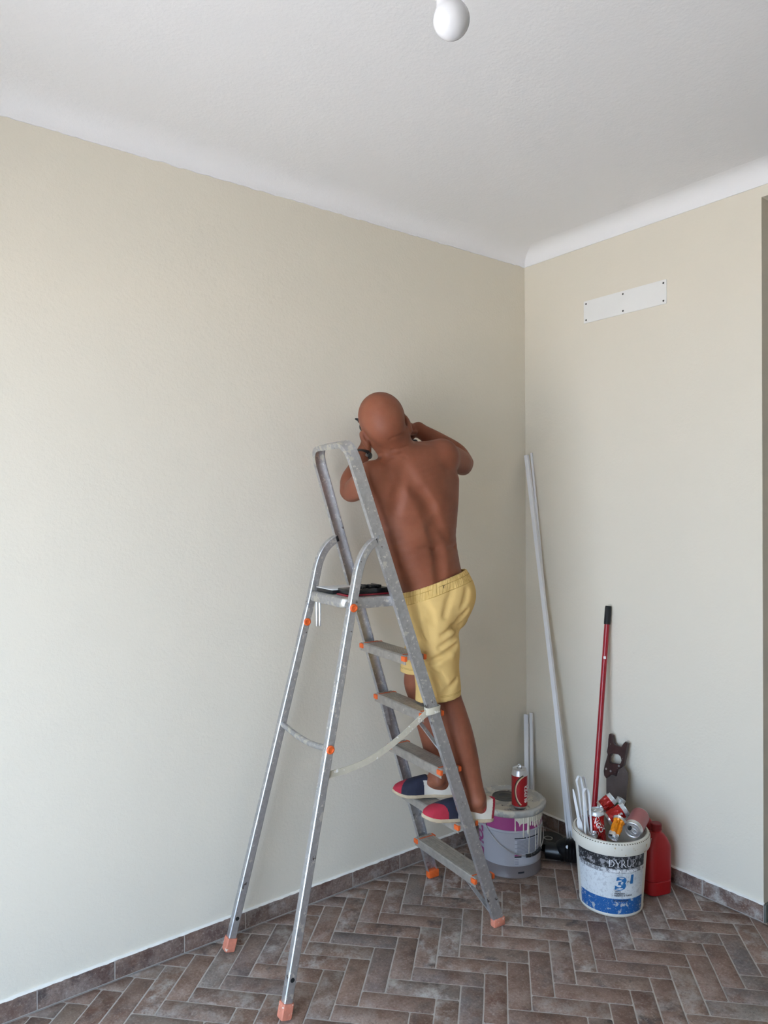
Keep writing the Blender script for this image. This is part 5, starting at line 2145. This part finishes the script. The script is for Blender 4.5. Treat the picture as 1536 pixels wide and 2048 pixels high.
cl.d = np.maximum(cl.d, hol).astype(np.float32)
V, F = cl.mesh(2)
t = NT('yellow jersey cotton')
co = t.coord('Object')
n1 = t.noise(co, 5, 3)
c = t.ramp(n1, [(0.3, srgb(206, 172, 108)), (0.7, srgb(220, 188, 124))])
t.bump(t.noise(co, 420, 2), 0.0005)
M_SHORTS = t.done(c, 0.9, 0, 0.15)
t = NT('gathered yellow waistband')
co = t.coord('Object')
rb = t.noise(co, 150, 2, 0.5, stretch=(1, 1, 0.10))
c = t.ramp(rb, [(0.35, srgb(200, 166, 100)), (0.65, srgb(222, 190, 124))])
t.bump(rb, 0.0045)
M_WAIST = t.done(c, 0.9, 0, 0.15)
cen = V[F].mean(1)
wdist = (cen-wpt) @ wn
isW = wdist > -0.046
hemdist = np.where((np.linalg.norm(np.cross(cen-npv(near_leg[2][0]), unit(npv(near_leg[4][0])-npv(near_leg[0][0]))), axis=1) < 0.105), (cen-hemN) @ nN, (cen-hemF) @ nF)
shorts = mesh_obj('shorts', V, F[~isW], M_SHORTS, man)
wb = mesh_obj('waistband', V, F[isW], M_WAIST, shorts)
# stitched seams of the waistband: two thin cords following the cloth
mb = MB()


def clsurf(th, off):
    """point of the waistband at an angle round the waist"""
    Rr, Fw, Un = facing(50, 19)
    c0 = npv(P(862, 1150, 2.845))
    c0 = c0-wn*((c0-wpt) @ wn)+wn*off
    d = Rr*math.cos(th)+Fw*math.sin(th)
    d = unit(d-wn*(d @ wn))
    for r in np.arange(0.22, 0.05, -0.0015):
        if outer[tuple(np.clip(np.rint((c0+d*r-cl.lo)/cl.h).astype(int), 0, cl.n-1))] < 0.0008:
            return c0+d*r
    return c0+d*0.1


for off in (-0.018, -0.046):
    ringp = [Vector(clsurf(2*PI*k/72, off)) for k in range(72)]
    ringp = [(ringp[k-1]+ringp[k]*2+ringp[(k+1) % 72])/4 for k in range(72)]
    mb.tube(ringp, 0.0011, 6, closed=True)
mb.build('waist_seam', plain('seam thread', srgb(176, 144, 72), 0.9), shorts)
mb = MB()
for leg_, hp, hn in ((near_leg, hemN, nN), (far_leg, hemF, nF)):
    c0, c1_ = npv(leg_[-2][0]), npv(leg_[-1][0])
    for off in (0.020, 0.024):
        tt_ = ((hp+hn*off-c0) @ hn)/((c1_-c0) @ hn)
        cc0 = c0+(c1_-c0)*tt_
        pts = []
        for k in range(64):
            th = 2*PI*k/64
            d = RH*math.cos(th)+VH*math.sin(th)
            d = unit(d-hn*(d @ hn))
            rr0 = 0.09
            for r in np.arange(0.115, 0.06, -0.001):
                if outer[tuple(np.clip(np.rint((cc0+d*r-cl.lo)/cl.h).astype(int), 0, cl.n-1))] < 0.0006:
                    rr0 = r
                    break
            pts.append(Vector(cc0+d*rr0))
        pts = [(pts[k-1]+pts[k]*2+pts[(k+1) % 64])/4 for k in range(64)]
        pts = [(pts[k-1]+pts[k]*2+pts[(k+1) % 64])/4 for k in range(64)]
        mb.tube(pts, 0.0008, 6, closed=True)
mb.build('hem_seam', plain('seam thread', srgb(176, 144, 72), 0.9), shorts)
mb = MB()
q = cl.hit(887, 1172)
for dx, dz in ((0, 0), (-0.010, -0.022)):
    a = Vector(q)+Vector(RH)*dx+Vector((0, 0, dz))-Vector(VH)*0.003
    mb.tube([a, a+Vector((0.001, 0, -0.008))], 0.0016, 6)
    mb.tube([a+Vector(RH)*-0.004+Vector((0, 0, 0.003)), a, a+Vector(RH)*0.004+Vector((0, 0, 0.003))], 0.0012, 6)
mb.build('eyelet', plain('dark eyelet', srgb(96, 76, 40), 0.8), shorts)

# --- shoes
M_SRED = plain('red canvas', srgb(172, 40, 60), 0.85, 0, 0.08, 30, 0.0004, 500)
M_SNAVY = plain('navy canvas', srgb(40, 42, 60), 0.85, 0, 0.15, 24, 0.0004, 500)
M_SCREAM = plain('cream canvas', srgb(214, 208, 196), 0.85, 0, 0.04, 24, 0.0004, 500)
M_SOLE = plain('tan rope sole', srgb(196, 178, 150), 0.85, 0, 0.08, 60, 0.0006, 260)


def make_shoe(S, name_lab, outer_sign, wid=1.0):
    k = S.L/0.29
    lo = np.minimum(np.minimum(S.h, S.t)-0.07, S.a-0.06)
    hi = np.maximum(np.maximum(S.h, S.t)+0.07, S.a+0.06)
    lo[2] = min(S.h[2], S.t[2])-0.03
    hi[2] = max(S.h[2], S.t[2])+0.12
    f = Field(lo, hi, 0.0026)
    ax = [f.lo[i]+f.h*np.arange(f.n[i]) for i in range(3)]
    X = np.stack(np.meshgrid(*ax, indexing='ij'), -1)
    q = S.loc(X)
    x, y, z = q[..., 0]/k, q[..., 1], q[..., 2]
    xs = [-0.15, -0.142, -0.125, -0.09, -0.04, 0.0, 0.05, 0.09, 0.12, 0.138, 0.146, 0.152]
    half = np.interp(x, xs, [0.002, 0.020, 0.0305, 0.0335, 0.030, 0.031, 0.0405, 0.042, 0.036, 0.024, 0.012, 0.002])*wid
    bend = np.interp(x, xs, [0, 0, 0, 0, 0.001, 0.003, 0.004, 0.002, -0.002, -0.004, -0.005, -0.005])*(-outer_sign)
    ht = np.interp(x, xs, [0.066, 0.090, 0.096, 0.096, 0.094, 0.083, 0.070, 0.056, 0.045, 0.036, 0.028, 0.018])
    zc = 0.014
    yy = (y-bend)/np.maximum(half, 1e-3)
    zz = (z-zc)/np.maximum(ht-zc, 1e-3)
    e = np.where(zz > 0, (np.abs(yy)**2.6+np.abs(zz)**2.4)**0.4, np.abs(yy))
    d = (e-1)*np.minimum(half, 0.03)
    d = np.maximum(d, 0.006-z)
    d = np.maximum(d, np.maximum(-0.146-x, x-0.150))
    # opening for the ankle
    top = np.interp(x, [-0.15, -0.125, -0.08, -0.045, -0.01, 0.012, 0.03], [0.084, 0.082, 0.075, 0.071, 0.074, 0.089, 0.12])
    d = np.maximum(d, z-top)
    hollow = np.maximum((e-0.78)*np.minimum(half, 0.03), 0.016-z)
    hollow = np.maximum(hollow, x-0.02)
    d = np.maximum(d, -hollow)
    f.d = d.astype(np.float32)
    V, F = f.mesh(2)
    c = S.loc(V[F].mean(1))
    cx, cy, cz = c[:, 0]/k, c[:, 1], c[:, 2]
    s1 = 0.092-0.9*cy*outer_sign-0.15*(0.05-cz)
    s2 = 0.040-0.9*np.abs(cy)
    reg = np.where(cx > s1, 0, np.where(cx > s2, 1, 2))
    reg[(cx < -0.1275)] = 3
    reg[(cx < s2+0.012) & (cx > -0.01) & (cz > 0.066)] = 1
    shoe = mesh_obj('shoe', V, F[reg == 1], M_SNAVY, man)
    shoe['label'] = name_lab
    mesh_obj('toe_patch', V, F[reg == 0], M_SRED, shoe)
    mesh_obj('quarter', V, F[reg == 2], M_SCREAM, shoe)
    mesh_obj('heel_tab', V, F[reg == 3], M_SRED, shoe)
    # sole
    xs2 = np.linspace(-0.149, 0.153, 40)
    hs = np.interp(xs2, xs, [0.004, 0.022, 0.0325, 0.0355, 0.032, 0.033, 0.0425, 0.044, 0.038, 0.026, 0.014, 0.003])*wid
    bn = np.interp(xs2, xs, [0, 0, 0, 0, 0.001, 0.003, 0.004, 0.002, -0.002, -0.004, -0.005, -0.005])*(-outer_sign)
    poly = [(a*k, b+h_) for a, b, h_ in zip(xs2, bn, hs)]+[(a*k, b-h_) for a, b, h_ in zip(xs2[::-1], bn[::-1], hs[::-1])]
    sp = lambda u: 0.010*max(0, (u/k-0.08)/0.07)**2
    MB().prism(poly, 0.015, lambda v: S.w(v[0], v[1], v[2]-0.004+sp(v[0])), chamfer=0.003).build('sole', M_SOLE, shoe, angle=40)
    return shoe


sN = make_shoe(shoeN, 'shoe with a red toe, navy middle and cream heel marked with a shield', 1.0, 0.95)
sF = make_shoe(shoeF, 'shoe with a red toe, navy middle and plain cream side', -1.0, 0.95)
# small red shield on the outer heel of the near shoe
mb = MB()
shd = [(-0.008, 0.009), (0, 0.011), (0.008, 0.009), (0.007, -0.002), (0.0, -0.011), (-0.007, -0.002)]
yo = 0.0345


def shp(u, v, o=0.0):
    return shoeN.w(-0.088+u, yo+o-0.03*max(0.0, v), 0.046+v)


mb.tube([Vector(shp(u, v)) for u, v in shd], 0.0008, 6, closed=True)
mb.tube([Vector(shp(-0.003, 0.005)), Vector(shp(-0.003, -0.004))], 0.0008, 6)
mb.tube([Vector(shp(0.003, 0.005)), Vector(shp(0.003, -0.004))], 0.0008, 6)
mb.tube([Vector(shp(-0.003, 0.0005)), Vector(shp(0.003, 0.0005))], 0.0008, 6)
mb.build('shield_mark', M_SRED, sN)

# --- wristwatch on the left wrist
wc = npv(WRL)+unit(npv(P(715, 935, 2.97))-npv(WRL))*0.012
wa = unit(npv(P(715, 935, 2.97))-npv(WRL))
e1 = unit(RH-wa*(RH @ wa))
e2 = np.cross(wa, e1)
mb = MB()
ring = [Vector(wc+(e1*math.cos(2*PI*k/36)*0.0300+e2*math.sin(2*PI*k/36)*0.0290)) for k in range(36)]
mb.sweep(ring, [(-0.0012, -0.009), (0.0012, -0.009), (0.0012, 0.009), (-0.0012, 0.009)], ups=Vector(wa), closed=True)
watch = mb.build('wristwatch', M_BLACKM, man)
dm_ = unit(e1*0.9-VH*0.3)
mt = Matrix.Translation(wc+dm_*0.0305) @ Vector(dm_).to_track_quat('Z', 'Y').to_matrix().to_4x4()
MB().lathe([(0, -0.002), (0.0125, -0.002), (0.0135, 0.002), (0.013, 0.005), (0.011, 0.007), (0, 0.008)], 32, mt).build('watch_case', M_BLACK, watch)
mb = MB()
for sg_ in (-1, 1):
    q = wc+e1*0.0250*0.86-VH*0.0250*0.6+wa*0.0
mb.box(Vector(wc+unit(e1*0.55-VH*0.8)*0.0312), (0.003, 0.014, 0.014), Matrix((Vector(unit(e1*0.55-VH*0.8)), Vector(np.cross(wa, unit(e1*0.55-VH*0.8))), Vector(wa))).transposed(), 0.001)
mb.build('buckle', M_STEEL, watch)

# --- the black tool he holds
tool = thing('power_tool', 'black hand-held power tool raised to the wall, half hidden by the bald head', 'tool', TT)
mt = can_at(TT, TAX, 0, 0, 'base')
tl_ = float(np.linalg.norm(TN-TT))
MB().lathe([(0, -0.030), (0.016, -0.030), (0.021, -0.024), (0.022, 0.0), (0.022, tl_*0.62), (0.019, tl_*0.66), (0.0165, tl_*0.70), (0.0165, tl_*0.86), (0.012, tl_*0.95), (0.0105, tl_*0.99), (0, tl_*0.99)], 36, mt).build('housing', M_BLACK, tool)
nb = npv(TN)
pts = [Vector(nb-TAX*0.02), Vector(nb-TAX*0.005), Vector(nb+TAX*0.012+UP*0.004)]
MB().tube(pts, 0.0075, 12, scale=[1, 0.95, 0.45]).build('nozzle', M_BLACK, tool)
hk = [Vector(nb-TAX*0.016+q) for q in (UP*-0.010, UP*-0.024+TAX*0.006, UP*-0.036+TAX*0.004, UP*-0.044-TAX*0.004)]
MB().tube(smooth_path(hk, 4), 0.0042, 10).build('depth_stop', M_BLACKM, tool)
MB().tube([Vector(TG0), Vector(TG0+GAX*0.03), Vector(TG1)], 0.0175, 20, scale=[1.05, 1.0, 1.0]).build('handle', M_BLACK, tool)
rot = Matrix((Vector(unit(RH)), Vector(np.cross(GAX, unit(RH))), Vector(GAX))).transposed()
MB().box(Vector(TG1+GAX*0.010), (0.062, 0.050, 0.022), rot, 0.004).build('battery', M_BLACK, tool)
